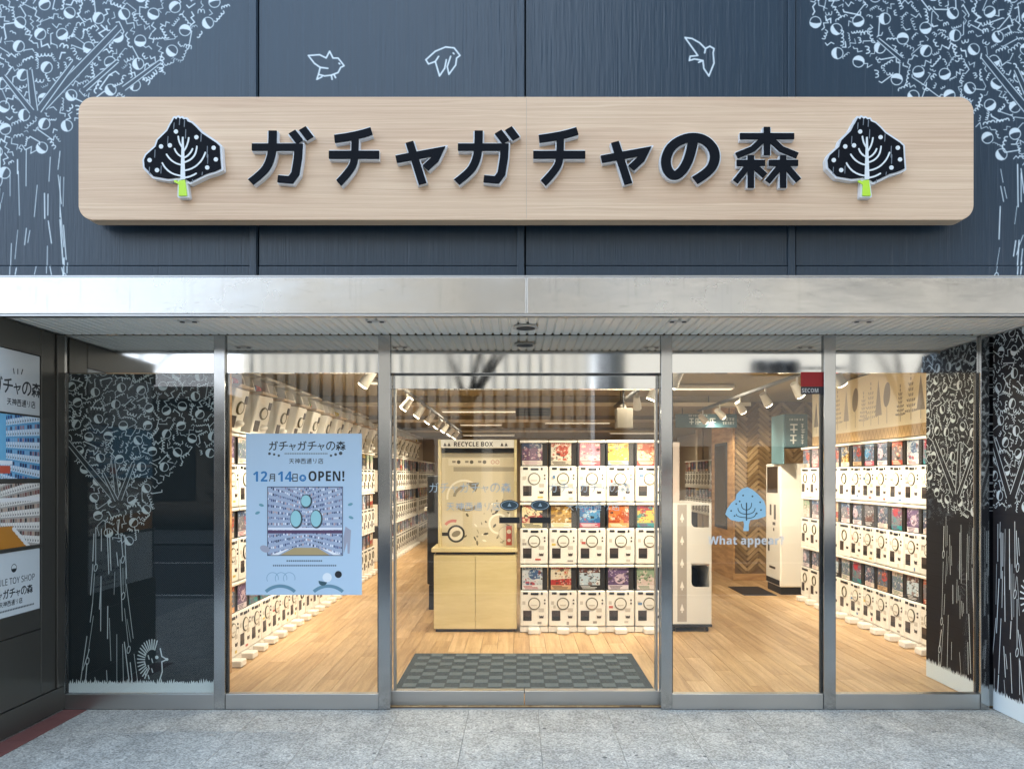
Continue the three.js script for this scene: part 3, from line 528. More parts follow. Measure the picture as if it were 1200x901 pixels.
// ------------------------------------------------------------------ left side wall with display panels (plane x = -3.13, facing right)
{
  const o = thing('display_side_wall', 'dark bronze side wall left of the glass holding signs and lit pictures', 'wall');
  const bronze = mat([0.085, 0.08, 0.068], 0.34, { metalness: 0.55 }), xw = -3.13;
  part('frame', bb(-4.9, xw, 0.004, 2.556, -0.04, 1.3), black, o);
  const F0 = (z0, z1, y0, y1, m = bronze, t = 0.018, name = 'cladding_panel') => part(name, rb(xw + 0.001, xw + t, y0, y1, z0, z1, 0.003, 1), m, o);
  F0(0.275, 1.3, 2.375, 2.55); F0(0.12, 0.27, 0.17, 2.55); F0(0.03, 0.115, 0.17, 2.55, bronze, 0.03);
  F0(0.275, 1.3, 0.17, 0.6); F0(0.275, 1.3, 0.606, 0.735); F0(0.02, 1.3, 0.01, 0.165, bronze, 0.024, 'plinth');
  for (const [y0, y1] of [[1.976, 1.985], [1.552, 1.578], [1.13, 1.152]]) F0(0.275, 1.3, y0, y1, bronze, 0.02, 'divider');
  const panel = (name, y0, y1, draw, label) => { // 0.281 to 1.241 m in z; the photograph shows its right end
    const W = 960, H = Math.round(W * (y1 - y0) / 0.96), t = canvasTex(W, H, draw);
    const g = new THREE.BoxGeometry(0.012, y1 - y0, 0.96), p = g.attributes.position, uv = g.attributes.uv; for (let i = 0; i < p.count; i++) uv.setXY(i, 1 - (p.getZ(i) / 0.96 + 0.5), p.getY(i) / (y1 - y0) + 0.5);
    g.translate(xw + 0.008, (y0 + y1) / 2, 0.761); part(name, g, mat(0xffffff, 0.3, { map: t }), o).userData.label = label; };
  panel('sign_panel', 1.986, 2.37, (c, w, h) => { c.fillStyle = '#b9bcbb'; c.fillRect(0, 0, w, h); c.fillStyle = c.strokeStyle = '#1c1f22'; write(c, 'ガチャガチャの森', 236, 176, 92, 12, 1.04); write(c, '天神西通り店', 640, 296, 44, 11, 1.06); for (const [x, y, e] of [[700, 110, 8], [742, 108, 0], [790, 104, -14]]) line(c, [[x, y], [x + e, y + 34]], 8); }, 'white sign with black shop lettering');
  const shop3 = (c, w, h, warm) => { // a printed view down an aisle of machines
    c.fillStyle = warm ? '#a39d94' : '#5f9cc0'; c.fillRect(0, 0, w, h); seed = warm ? 61 : 62;
    for (let k = 0; k < 34; k++) { const u = k / 34, x = w * (0.34 + 0.66 * Math.pow(u, 1.4)), cw = 4 + 22 * u; for (let r = 0; r < 7; r++) { const sp = 0.35 + 0.65 * u, y = h * (0.5 + (r - 3.4) * 0.155 * sp * 1.5), ch = h * 0.12 * sp;
      c.fillStyle = warm ? '#ded9d0' : '#c8d4de'; c.fillRect(x, y, cw, ch); c.fillStyle = pick(warm ? ['#5a443a', '#94786a', '#3a3230', '#b59a84', '#7c4a44'] : ['#2c4884', '#3c3a5c', '#7ea6c8', '#9a7c86', '#26355c']); c.fillRect(x + 1, y - ch * 0.62, cw * 0.8, ch * 0.6); c.fillStyle = '#2c2826'; c.fillRect(x + cw * 0.2, y + ch * 0.5, cw * 0.3, ch * 0.3); } }
  };
  panel('shop_picture', 1.58, 1.974, (c, w, h) => { shop3(c, w, h, false); c.fillStyle = '#6aa9cb'; c.fillRect(0, 0, w * 0.66, h * 0.72); c.fillStyle = '#d9dde2'; c.fillRect(0, h * 0.72, w * 0.72, h * 0.06); c.fillStyle = '#b8503c'; c.fillRect(w * 0.6, h * 0.8, w * 0.1, h * 0.12); }, 'glossy picture of blue shop shelves');
  panel('shop_picture', 1.154, 1.55, (c, w, h) => { shop3(c, w, h, true); c.fillStyle = '#dcd9d5'; c.fillRect(0, h * 0.22, w, h * 0.06); c.fillStyle = '#b0742a'; c.beginPath(); c.moveTo(0, h * 0.64); c.lineTo(w * 0.72, h * 0.66); c.lineTo(w * 0.86, h); c.lineTo(0, h); c.fill(); c.fillStyle = '#d8d6d1'; for (let i = 0; i < 6; i++) { c.beginPath(); c.ellipse(w * 0.74 + i * 26, h * 0.72 + i * 22, 24, 14, 0.5, 0, 6.3); c.fill(); } }, 'glossy picture of white machines over an orange floor');
  panel('sign_panel', 0.738, 1.128, (c, w, h) => { c.fillStyle = '#bfc5c6'; c.fillRect(0, 0, w, h); c.fillStyle = c.strokeStyle = '#22282b'; c.beginPath(); c.arc(706, 100, 26, 0.1, 3.04); c.fill(); c.lineWidth = 4; c.beginPath(); c.arc(706, 100, 24, 0, 6.3); c.stroke(); c.font = '54px sans-serif'; c.fillText('CAPSULE TOY SHOP', 432, 196); write(c, 'ガチャガチャの森', 436, 222, 56, 13, 1.05); write(c, '天神西通り店', 570, 292, 34, 11, 1.08); c.fillStyle = 'rgba(34,40,43,0.75)'; for (let x = 560; x < 900; x += 15) c.fillRect(x, 346, 11, 11); }, 'white sign with capsule emblem and shop lettering');
  const strip = struct('red_paving_strip'); const sg = [0, 1, 2].map((i) => metres(rb(-3.1, -2.945, 0.001, 0.006, 0, 0.2, 0.002, 1), i, i));
  for (let i = 0; i < 6; i++) part('tile', sg[i % 3], brickRed, strip).position.z = 0.04 + i * 0.204;
}

// ------------------------------------------------------------------ the long wooden sign
{
  const z1 = 0.82, d = D(z1), o = thing('shop_sign', 'long pale wood sign board with raised black characters and two tree emblems', 'sign');
  const x0 = X(92, d), x1 = X(1141, d), y0 = Y(257, d), y1 = Y(114, d), r = 0.085, s = new THREE.Shape();
  s.moveTo(x0 + r, y0); s.lineTo(x1 - r, y0); s.absarc(x1 - r, y0 + r, r, -Math.PI / 2, 0); s.lineTo(x1, y1 - r); s.absarc(x1 - r, y1 - r, r, 0, Math.PI / 2); s.lineTo(x0 + r, y1); s.absarc(x0 + r, y1 - r, r, Math.PI / 2, Math.PI); s.lineTo(x0, y0 + r); s.absarc(x0 + r, y0 + r, r, Math.PI, Math.PI * 1.5);
  const g = new THREE.ExtrudeGeometry(s, { depth: 0.09, bevelEnabled: true, bevelSize: 0.004, bevelThickness: 0.004, bevelSegments: 2, curveSegments: 12 }); g.translate(0, 0, z1 - 0.094); metres(g, 2.7, -3);
  const wm = wood(2048, 512, [206, 170, 138], [228, 197, 163], 3, 150, 81, [1 / 3.1, 1 / 0.8]);
  part('board', g, mat(0xffffff, 0.5, { map: wm, bumpMap: wm, bumpScale: 0.0006 }), o);
  part('board_joint', bb(X(616.6, d), X(617.2, d), y0 + 0.004, y1 - 0.004, z1 + 0.0002, z1 + 0.0006), mat([0.52, 0.4, 0.3], 0.7), o);
  for (const x of [-1.9, -0.1, 1.9]) part('bracket', bb(x, x + 0.1, y0 + 0.1, y1 - 0.1, FZ + 0.021, z1 - 0.095), black, o);
  const side = mat([0.7, 0.71, 0.72], 0.35), face = new THREE.MeshPhysicalMaterial({ color: lin(0.005, 0.006, 0.009), roughness: 0.6, specularIntensity: 0.2 }), K = 2.6, ld = d - 0.045, k = ld / F / K;
  for (const [ch, a, b, c0, c1] of [['ガ', 289, 367, 146, 217], ['チ', 381, 448, 149, 218], ['ャ', 460, 518, 162, 219], ['ガ', 531, 609, 146, 217], ['チ', 621, 690, 149, 218], ['ャ', 701, 760, 162, 219], ['の', 777, 842, 157, 214], ['森', 859, 940, 145, 223]]) {
    const w = (b - a) * K, h = (c1 - c0) * K, m = 12 * K, wt = ch === '森' ? 6.8 : ch === 'の' ? 8.8 : 8.0, unit = wt * K / ((w + h) / 2 - wt * K) * 100, grow = 3.0 / wt;
    const draw = (f) => trace(Math.ceil(w + 2 * m), Math.ceil(h + 2 * m), k, (c) => glyph(c, ch, m + wt * K / 2, m + wt * K / 2, w - wt * K, h - wt * K, unit * f, true));
    const body = extrude(draw(1 + grow), 0.034); body.translate(X(a, ld) - m * k, Y(c0, ld) + m * k, z1 + 0.001);
    const L = part('letter', body, side, o);
    const f = extrude(draw(1), 0.006, 0.001); f.translate(X(a, ld) - m * k, Y(c0, ld) + m * k, z1 + 0.0365); part('letter_face', f, face, L);
  }
  const C = [[284, 150], [300, 118], [318, 132], [330, 112], [346, 128], [362, 118], [378, 132], [398, 128], [404, 146], [440, 160], [480, 196], [520, 240], [640, 320], [668, 345], [672, 430], [680, 530], [630, 552], [560, 572], [480, 612], [425, 638], [398, 620], [350, 600], [250, 612], [130, 592], [60, 520], [54, 460], [72, 420], [150, 352], [166, 300], [244, 224], [268, 176]];
  const draw = (q) => trace(260, 290, 0.36 * k, (c) => { c.scale(0.36, 0.36); c.lineCap = 'round'; c.lineJoin = 'round'; q(c); });
  const poly = (c, l) => { c.beginPath(); l.forEach((p, i) => (i ? c.lineTo : c.moveTo).call(c, ...p)); c.closePath(); };
  const kk = (1 / 6.93) * ld / F / (0.36); // crop pixels to metres, through the 0.36 canvas
  const tr = (q) => trace(280, 300, kk, (c) => { c.scale(0.36, 0.36); c.lineCap = 'round'; c.lineJoin = 'round'; q(c); });
  const stem = [[340, 628], [388, 622], [404, 752], [336, 752]];
  const bodyS = tr((c) => { poly(c, C); c.lineWidth = 34; c.fill(); c.stroke(); poly(c, stem); c.lineWidth = 26; c.fill(); c.stroke(); });
  const crownS = tr((c) => { poly(c, C); c.fill(); });
  const lineS = tr((c) => { poly(c, [[364, 275], [378, 275], [392, 618], [352, 622]]); c.fill(); c.lineWidth = 13;
    for (const l of [[375, 395, 412, 350, 420, 283], [380, 445, 430, 425, 450, 372], [380, 482, 480, 460, 486, 352], [385, 548, 510, 530, 555, 402], [390, 606, 440, 598, 480, 572], [370, 365, 338, 325, 335, 272], [365, 437, 322, 420, 305, 372], [360, 502, 280, 488, 240, 417], [355, 590, 250, 580, 205, 487]]) { c.beginPath(); c.moveTo(l[0], l[1]); c.quadraticCurveTo(l[2], l[3], l[4], l[5]); c.stroke(); }
    for (const [x, y] of [[316, 232], [482, 278], [195, 353], [266, 344], [622, 364], [102, 464], [640, 458], [162, 545], [570, 524]]) { c.beginPath(); c.arc(x, y, 18, 0, 6.3); c.fill(); } });
  const scratch = tr((c) => { for (const [x, y, l] of [[250, 270, 60], [300, 160, 50], [345, 130, 46], [385, 140, 50], [395, 215, 70], [520, 250, 60], [570, 350, 90], [575, 420, 70], [145, 380, 60], [100, 520, 50], [195, 510, 60], [450, 620, 20], [530, 560, 24]]) { c.lineWidth = 7; c.beginPath(); c.moveTo(x, y); c.lineTo(x - 3, y + l); c.stroke(); } });
  const stemS = tr((c) => { poly(c, stem); c.fill(); c.lineWidth = 18; c.beginPath(); c.moveTo(308, 634); c.lineTo(350, 656); c.stroke(); });
  const lime = mat([0.5, 0.75, 0.04], 0.45), bone = mat([0.72, 0.74, 0.72], 0.4), greyInk = mat([0.16, 0.18, 0.2], 0.5);
  for (const px of [159, 961]) {
    const at = [X(px + 1.5, ld), Y(121, ld)], put = (name, sh, z, dep, m, p) => { const g = extrude(sh, dep); g.translate(at[0], at[1], z); return part(name, g, m, p); };
    const e = put('tree_emblem', bodyS, z1 + 0.001, 0.04, side, o);
    put('emblem_crown', crownS, z1 + 0.0415, 0.005, face, e); put('emblem_scratches', scratch, z1 + 0.0467, 0.0006, greyInk, e).userData.kind = 'stuff'; put('emblem_branches', lineS, z1 + 0.0475, 0.002, bone, e); put('emblem_stem', stemS, z1 + 0.0415, 0.007, lime, e);
  }
}

// ------------------------------------------------------------------ shop interior: shell
const BACK = -17.6, CEIL = 2.72;
const floor = struct('floor');
{
  const maps = [[[166, 130, 88], [206, 172, 126]], [[172, 136, 94], [212, 180, 134]], [[158, 122, 80], [200, 165, 118]], [[178, 142, 100], [218, 186, 142]]].map(([a, b], i) => wood(256, 256, a, b, 3, 26, 90 + i * 7, [0.8, 1.6]));
  const ms = maps.map((m) => mat(0xffffff, 0.36, { map: m, bumpMap: m, bumpScale: 0.0004 }));
  part('subfloor', bb(-3.4, 4.6, -0.15, -0.008, BACK - 0.2, -0.05), mat([0.12, 0.08, 0.05], 0.8), floor);
  const w = 0.15, l = 1.22, geos = [0, 1, 2, 3, 4, 5].map((i) => { const g = rb(0.0012, w - 0.0012, -0.008, 0, 0.001, l - 0.001, 0.0015, 1); return metres(g, i * 0.77 + 0.3, i * 0.43, true); });
  const far = [[], [], [], []]; let n = 0;
  for (let i = 0; i < 53; i++) { const x = -3.35 + i * w, off = (i * 0.37 % 1) * l;
    for (let z = -0.06 - l + off - l; z > BACK - l; z -= l) { const k = Math.floor(hash(i, Math.round(z * 10), 5) * 4), q = geos[Math.floor(hash(i, Math.round(z * 7), 9) * 6)];
      const near = x > -2.9 && x < 4.1 && z > -6.2;
      if (near && n < 290) { n++; const m = part('plank', q, ms[k], floor); m.position.set(x, 0, z); } else { const g = q.clone(); g.translate(x, 0, z); far[k].push(g); } }
    const top = -0.06, z1 = -0.06 - l + off; if (top - z1 > 0.05) { const g = metres(rb(0.0012, w - 0.0012, -0.008, 0, 0, top - z1 - 0.001, 0.0015, 1), i, 0, true); g.translate(x, 0, z1); far[i % 4].push(g); } }
  far.forEach((l4, k) => { if (l4.length) part('plank_field', l4, ms[k], floor).userData.kind = 'stuff'; });
}
const wallTone = mat([0.58, 0.5, 0.39], 0.8), oak = (() => { const m = wood(512, 512, [150, 112, 70], [196, 156, 108], 3, 24, 131, [1, 1]); return mat(0xffffff, 0.55, { map: m }); })();
for (const [name, g, m] of [['left_wall', bb(-3.6, -2.86, 0, CEIL, BACK, -0.05), wallTone], ['right_wall', bb(4.72, 4.92, 0, CEIL, BACK, -0.86), wallTone], ['back_wall', bb(-3.6, 4.92, 0, CEIL, BACK - 0.3, BACK - 0.002), mat([0.34, 0.25, 0.14], 0.8)], ['ceiling', bb(-3.6, 4.92, CEIL + 0.002, CEIL + 0.2, BACK - 0.3, -0.06), ceilingPaint]]) part('surface', g, m, struct(name));
{ // soffit beams under the ceiling; pale strips paint light along their edges
  const o = thing('ceiling_beams', 'shallow brown beams and pale strips for lit edges crossing the shop ceiling', 'beam'), bm = mat([0.26, 0.21, 0.14], 0.8), em = mat([0.62, 0.54, 0.4], 0.7);
  for (const [z, y] of [[-5.6, 2.6], [-9.2, 2.62], [-12.8, 2.63]]) { part('beam', bb(-2.85, 3.28, y, CEIL, z - 0.5, z), bm, o); part('lit_edge_strip', bb(-2.85, 3.28, y - 0.02, y + 0.03, z + 0.002, z + 0.03), em, o); }
  part('head_board', bb(-2.85, 3.24, 2.56, CEIL, -0.5, -0.2), bm, o);
}
{ // far columns on the back wall right of the middle
  const o = thing('pale_columns', 'two cream columns standing at the far end of the shop behind shelves', 'column');
  part('column', bb(4.3, 4.42, 0, CEIL, -13.4, -13.2), cream, o); part('column', bb(4.45, 4.7, 0, CEIL, -13.4, -13.2), cream, o);
}

// herringbone wall at the end of the right-hand machines
{
  const o = thing('herringbone_wall', 'light oak herringbone wall behind the tall white change machine', 'wall'), z0 = -6.45;
  part('core', bb(3.3, 4.71, 0.002, CEIL, z0 - 1.3, z0 - 0.02), mat([0.2, 0.13, 0.07], 0.8), o);
  const m3 = [[128, 104, 72], [148, 122, 86], [170, 143, 104], [138, 112, 76]].map((c, i) => mat(0xffffff, 0.6, { map: wood(128, 128, c.map((v) => v - 26), c.map((v) => v + 16), 3, 16, 140 + i, [2, 3]) }));
  const L = 0.25, W = 0.056, s = Math.SQRT1_2, geo = rb(-L / 2, L / 2, -W / 2 + 0.003, W / 2 - 0.003, -0.02, 0, 0.003, 1), a = W / s; let n = 0;
  const cut = (x, y) => x > 3.3 + 0.09 && x < 4.62 && y > 0.12 && y < 2.63;
  for (let c = 0; c < 8; c++) for (let r = -3; r < 36; r++) {
    const x = 3.3 + 0.1 + c * L * s, dir = c % 2 ? 1 : -1, y = r * a + (c % 2 ? 0 : 0);
    if (!cut(x, y)) continue;
    const p = part('herringbone_piece', geo, m3[Math.floor(hash(c, r, 6) * 4)], o); p.position.set(x, y, z0 + hash(c, r, 7) * 0.004); p.rotation.z = dir * Math.PI / 4; n++;
  }
  part('baseboard', bb(3.3, 4.7, 0.002, 0.1, z0 - 0.018, z0 + 0.014), oak, o);
  part('side_board', bb(3.272, 3.298, 0.002, CEIL, z0 - 1.3, z0 + 0.016), oak, o);
  const f = part('mirror_frame', bb(3.262, 3.27, 0.75, 2.12, z0 - 1.06, z0 - 0.32), black, o); part('mirror_glass', bb(3.258, 3.2615, 0.8, 2.07, z0 - 1.01, z0 - 0.37), mat([0.3, 0.28, 0.27], 0.08, { metalness: 1 }), f);
}

// ------------------------------------------------------------------ capsule machines
const N_CARD = 32, cardAtlas = canvasTex(1024, 640, (c) => {
  const pal = [['#74506a', '#3b4a68', '#b890a0', '#e9dfd2'], ['#e8e2d2', '#c05a4a', '#2a2426', '#cfc6b4'], ['#dd8ea0', '#e9b8bd', '#f2e3d2', '#c46a74'], ['#e9c257', '#f3dc92', '#dba033', '#8fa3c0'], ['#d9b896', '#c0644c', '#e9d9c2', '#a8483c'],
    ['#efe2b4', '#a8342c', '#1f1d1c', '#d9cf9c'], ['#b48a34', '#7c5a20', '#e0c074', '#f0e6d2'], ['#2f6ca8', '#5b9cd0', '#dfe6ee', '#c4566a'], ['#d9793c', '#b8502a', '#efe6dc', '#f0b070'], ['#e0c860', '#b0303c', '#7a2f62', '#2f8c94'],
    ['#c9d3dc', '#3c5f8c', '#b4485a', '#e6e6e8'], ['#e3dcc8', '#b83a34', '#5c4a3e', '#d8b48c'], ['#bcd2e2', '#6c3f34', '#e8eaec', '#33302e'], ['#66507c', '#cdb8c8', '#3f3048', '#e8dfe6'], ['#8fa88c', '#d8c2bc', '#5c7c58', '#e6ddd8'], ['#3a3c44', '#d6b440', '#9aa0ac', '#e9e4da']];
  for (let n = 0; n < N_CARD; n++) {
    seed = 900 + n * 17; const x = (n % 8) * 128, y = Math.floor(n / 8) * 160, p = n < 16 ? pal[n] : [pick(['#b47c44', '#c4a27c', '#84584c', '#cdb492', '#6c5858', '#a98c88', '#c49c54', '#7a7a84', '#5c7088', '#8f9a80', '#d4ccc0']), ...pick(pal).slice(1)];
    c.save(); c.beginPath(); c.rect(x, y, 128, 160); c.clip(); c.translate(x, y); c.fillStyle = p[0]; c.fillRect(0, 0, 128, 160);
    c.fillStyle = p[1]; if (n % 3 === 0) c.fillRect(0, 0, 128, 34 + rr(0, 20)); else if (n % 3 === 1) { c.beginPath(); c.arc(rr(30, 98), rr(40, 90), rr(26, 44), 0, 6.3); c.fill(); } else { c.beginPath(); c.moveTo(0, rr(60, 110)); c.lineTo(128, rr(40, 90)); c.lineTo(128, 160); c.lineTo(0, 160); c.fill(); }
    for (let i = 0; i < 90; i++) { c.fillStyle = i % 7 === 6 ? pick(['#241f1e', '#f3ede2', '#4a3a38']) : pick(p); c.globalAlpha = rr(0.5, 1); const a = rr(0, 128), b = rr(10, 122), r = i < 20 ? rr(6, 16) : rr(2, 7); c.beginPath(); if (rnd() < 0.6) c.ellipse(a, b, r, r * rr(0.5, 1.2), rr(0, 3), 0, 6.3); else c.rect(a, b, r * 1.6, r); c.fill(); }
    c.globalAlpha = 1; c.fillStyle = p[3]; c.fillRect(0, 128, 128, 32); c.fillStyle = p[2]; for (let i = 0; i < 3; i++) c.fillRect(10 + i * 5, 133 + i * 8, rr(50, 100), 4);
    c.fillStyle = p[1]; for (let i = 0; i < 9; i++) c.fillRect(10 + i * 12, 8, rr(5, 10), 14); c.restore();
  }
});
const cardMat = mat([0.8, 0.78, 0.76], 0.35, { map: cardAtlas });
const cardGeo = [...Array(N_CARD).keys()].map((n) => { const g = new THREE.BoxGeometry(0.206, 0.238, 0.003); g.translate(-0.018, 0.495, -0.02); const uv = g.attributes.uv; for (let i = 0; i < uv.count; i++) uv.setXY(i, ((n % 8) + 0.02 + uv.getX(i) * 0.96) / 8, 1 - (Math.floor(n / 8) + 1 - 0.02 - uv.getY(i) * 0.96) / 4); return g; });
const M = { white, ring: mat([0.12, 0.105, 0.06], 0.35, { metalness: 0.5 }), dial: mat([0.72, 0.69, 0.62], 0.3), dark: black, case: mat([0.02, 0.018, 0.017], 0.4), grey: mat([0.3, 0.28, 0.25], 0.5), pale: mat([0.5, 0.46, 0.4], 0.5), brown: mat([0.05, 0.035, 0.03], 0.4) };
const Gm = {
  body: rb(-0.142, 0.142, 0.004, 0.366, -0.4, 0, 0.014, 2), bodyLow: bb(-0.142, 0.142, 0.004, 0.366, -0.4, 0), case: bb(-0.136, 0.136, 0.367, 0.6, -0.38, -0.025),
  ledge: rb(-0.143, 0.143, 0.601, 0.628, -0.4, 0.006, 0.008, 1), ring: (() => { const g = new THREE.TorusGeometry(0.056, 0.0065, 6, 28); g.translate(0.002, 0.236, 0.004); return g; })(), dial: cyl(0.052, 0.01, [0.002, 0.236, 0.004], 'z', 24), grip: rb(-0.028, 0.032, 0.216, 0.228, 0.009, 0.014, 0.002, 1),
  outlet: rb(-0.112, -0.024, 0.062, 0.166, -0.01, 0.003, 0.003, 1), outletFlap: bb(-0.104, -0.032, 0.07, 0.108, 0.0032, 0.006),
  ret: (() => { const s = new THREE.Shape(); s.moveTo(0.052, 0.118); s.lineTo(0.066, 0.108); s.lineTo(0.075, 0.114); s.lineTo(0.084, 0.108); s.lineTo(0.098, 0.118); s.lineTo(0.095, 0.088); s.lineTo(0.055, 0.088); s.closePath(); return extrude(s, 0.005); })(),
  slots: [rb(-0.112, -0.062, 0.328, 0.352, -0.004, 0.005, 0.003, 1), rb(-0.034, 0.046, 0.322, 0.346, -0.004, 0.006, 0.004, 1), rb(0.07, 0.088, 0.325, 0.35, -0.004, 0.005, 0.003, 1)],
  b1: cyl(0.009, 0.008, [0.108, 0.272, 0.003], 'z', 10), b2: cyl(0.009, 0.008, [0.108, 0.238, 0.003], 'z', 10), plate: bb(0.048, 0.102, 0.15, 0.188, -0.001, 0.0015), plate2: bb(-0.118, -0.088, 0.225, 0.26, -0.001, 0.0015),
  rail: rb(-0.144, 0.144, -0.058, 0.0, -0.38, -0.01, 0.006, 1), foot: rb(-0.062, 0.062, -0.06, -0.004, -0.1, 0.095, 0.012, 2),
};
Gm.ringFar = (() => { const g = new THREE.TorusGeometry(0.056, 0.008, 4, 12); g.translate(0.002, 0.236, 0.004); return g; })();
Gm.outletFar = bb(-0.112, -0.024, 0.062, 0.166, -0.01, 0.003);
Gm.slotFar = bb(-0.1, 0.09, 0.326, 0.35, -0.004, 0.004);
const protos = {};
function machineProto(kind, foot, cardN) { // full: every part, mid: the larger ones; a copy per card design is cut from these
  const o = new THREE.Group();
  if (kind === 'full') {
    part('body', Gm.body, M.white, o); part('display_case', Gm.case, M.case, o); part('top_ledge', Gm.ledge, M.white, o); const d = part('dial', Gm.dial, M.dial, o); part('dial_ring', Gm.ring, M.ring, d); part('dial_grip', Gm.grip, M.pale, d);
    const u = part('capsule_outlet', Gm.outlet, M.brown, o); part('outlet_flap', Gm.outletFlap, M.dark, u); part('coin_return', Gm.ret, M.brown, o); Gm.slots.forEach((g) => part('coin_slot', g, M.dark, o)); part('button', Gm.b1, M.brown, o); part('button', Gm.b2, M.brown, o); part('label_plate', Gm.plate, M.pale, o); part('label_plate', Gm.plate2, M.pale, o);
  } else {
    part('body', Gm.bodyLow, M.white, o); part('display_case', Gm.case, M.case, o); part('top_ledge', Gm.ledge, M.white, o); part('dial_ring', Gm.ringFar, M.ring, o); part('capsule_outlet', Gm.outletFar, M.brown, o); part('coin_slot', Gm.slotFar, M.dark, o); part('coin_return', Gm.ret, M.brown, o);
  }
  if (foot) { part('base_rail', Gm.rail, M.white, o); part('foot', Gm.foot, M.white, o); }
  part('display_card', cardGeo[cardN], cardMat, o); return o;
}
const ORD = ['first', 'second', 'third', 'fourth', 'fifth', 'sixth', 'seventh', 'eighth', 'ninth', 'tenth', 'eleventh', 'twelfth', 'thirteenth', 'fourteenth', 'fifteenth', 'sixteenth', 'seventeenth', 'eighteenth', 'nineteenth', 'twentieth', '21st', '22nd', '23rd', '24th', '25th', '26th', '27th', '28th'];
let n0 = 1;
const STICK = [bb(-0.02, 0.02, -0.012, 0.012, 0, 0.0012), bb(-0.028, 0.028, -0.009, 0.009, 0, 0.0012), bb(-0.012, 0.012, -0.016, 0.016, 0, 0.0012)], STICKM = [mat([0.45, 0.08, 0.06], 0.5), mat([0.6, 0.45, 0.1], 0.5), mat([0.3, 0.27, 0.24], 0.5), mat([0.1, 0.2, 0.36], 0.5), mat([0.5, 0.46, 0.4], 0.5)];
function machine(kind, tier, x, z, turn, card, label, group) {
  const key = kind + (tier === 0), src = protos[key] ??= machineProto(kind, tier === 0, 0), o = src.clone();
  o.children.find((c) => c.name === 'display_card').geometry = cardGeo[card]; o.name = numbered('capsule_toy_machine'); scene.add(o); o.position.set(x + (hash(n0, 1, 50) - 0.5) * 0.006, 0.064 + tier * 0.632, z + (hash(n0, 2, 50) - 0.5) * 0.006); o.rotation.y = turn + (hash(n0, 3, 50) - 0.5) * 0.024;
  if (kind === 'full') for (let k = 0; k < 2; k++) if (hash(n0, 4 + k, 50) < 0.65) { const s = part('price_sticker', STICK[Math.floor(hash(n0, 6 + k, 50) * 3)], STICKM[Math.floor(hash(n0, 8 + k, 50) * 5)], o); s.position.set(k ? -0.1 + hash(n0, 10, 50) * 0.02 : 0.03 + hash(n0, 11, 50) * 0.05, k ? 0.19 + hash(n0, 12, 50) * 0.08 : 0.035 + hash(n0, 13, 50) * 0.02, 0.001); }
  n0++; return tag(o, label, 'toy machine', group);
}
const ROW = ['bottom', 'middle', 'top'], CARD = ['purple and navy', 'white, red and black', 'pink', 'yellow', 'beige and red', 'cream and black', 'olive gold', 'blue', 'orange and white', 'yellow and purple', 'white and blue', 'cream and red', 'pale blue and brown', 'dark purple', 'green and pink'];
for (let t = 2, n = 0; t >= 0; t--) for (let i = 0; i < 5; i++, n++) machine('full', t, X(626 + i * 33.8, 7.79), CZ - 7.79, 0, n, `toy machine with ${CARD[n]} card, ${ORD[i]} in ${ROW[t]} row of centre stack`, 'toy machines of the centre stack');
// right-hand wall, facing left
for (let t = 0; t < 3; t++) for (let i = 0; i < 13; i++) machine(i < 8 ? 'full' : 'mid', t, 3.65, -0.98 - i * 0.294, -Math.PI / 2, Math.floor(hash(i, t, 21) * 22) + 10, `white toy machine in ${ROW[t]} row along right wall, ${ORD[i]} from the glass`, 'toy machines along the right wall');
// far right wall
for (let t = 1; t < 3; t++) for (let i = 0; i < 11; i++) machine('mid', t, 4.28, -11.4 - i * 0.294, -Math.PI / 2, Math.floor(hash(i, t, 22) * 22) + 10, `white toy machine in ${ROW[t]} row at far right, ${ORD[i]} beyond the oak wall`, 'toy machines along the far right wall');
// left wall in three bays, facing right
const BAYS = [[-1.16, 22, 'near'], [-9.06, 13, 'middle'], [-13.3, 12, 'far']];
for (const [z0, n, bay] of BAYS) for (let t = 0; t < 3; t++) for (let i = 0; i < n; i++) machine(bay === 'near' && i < 7 ? 'full' : 'mid', t, -2.4, z0 - i * 0.294, Math.PI / 2, Math.floor(hash(i + z0 * 10 | 0, t, 23) * 22) + 10, `white toy machine in ${ROW[t]} row of ${bay} bay along left wall, ${ORD[i]} from the glass`, `toy machines of the ${bay} left bay`);
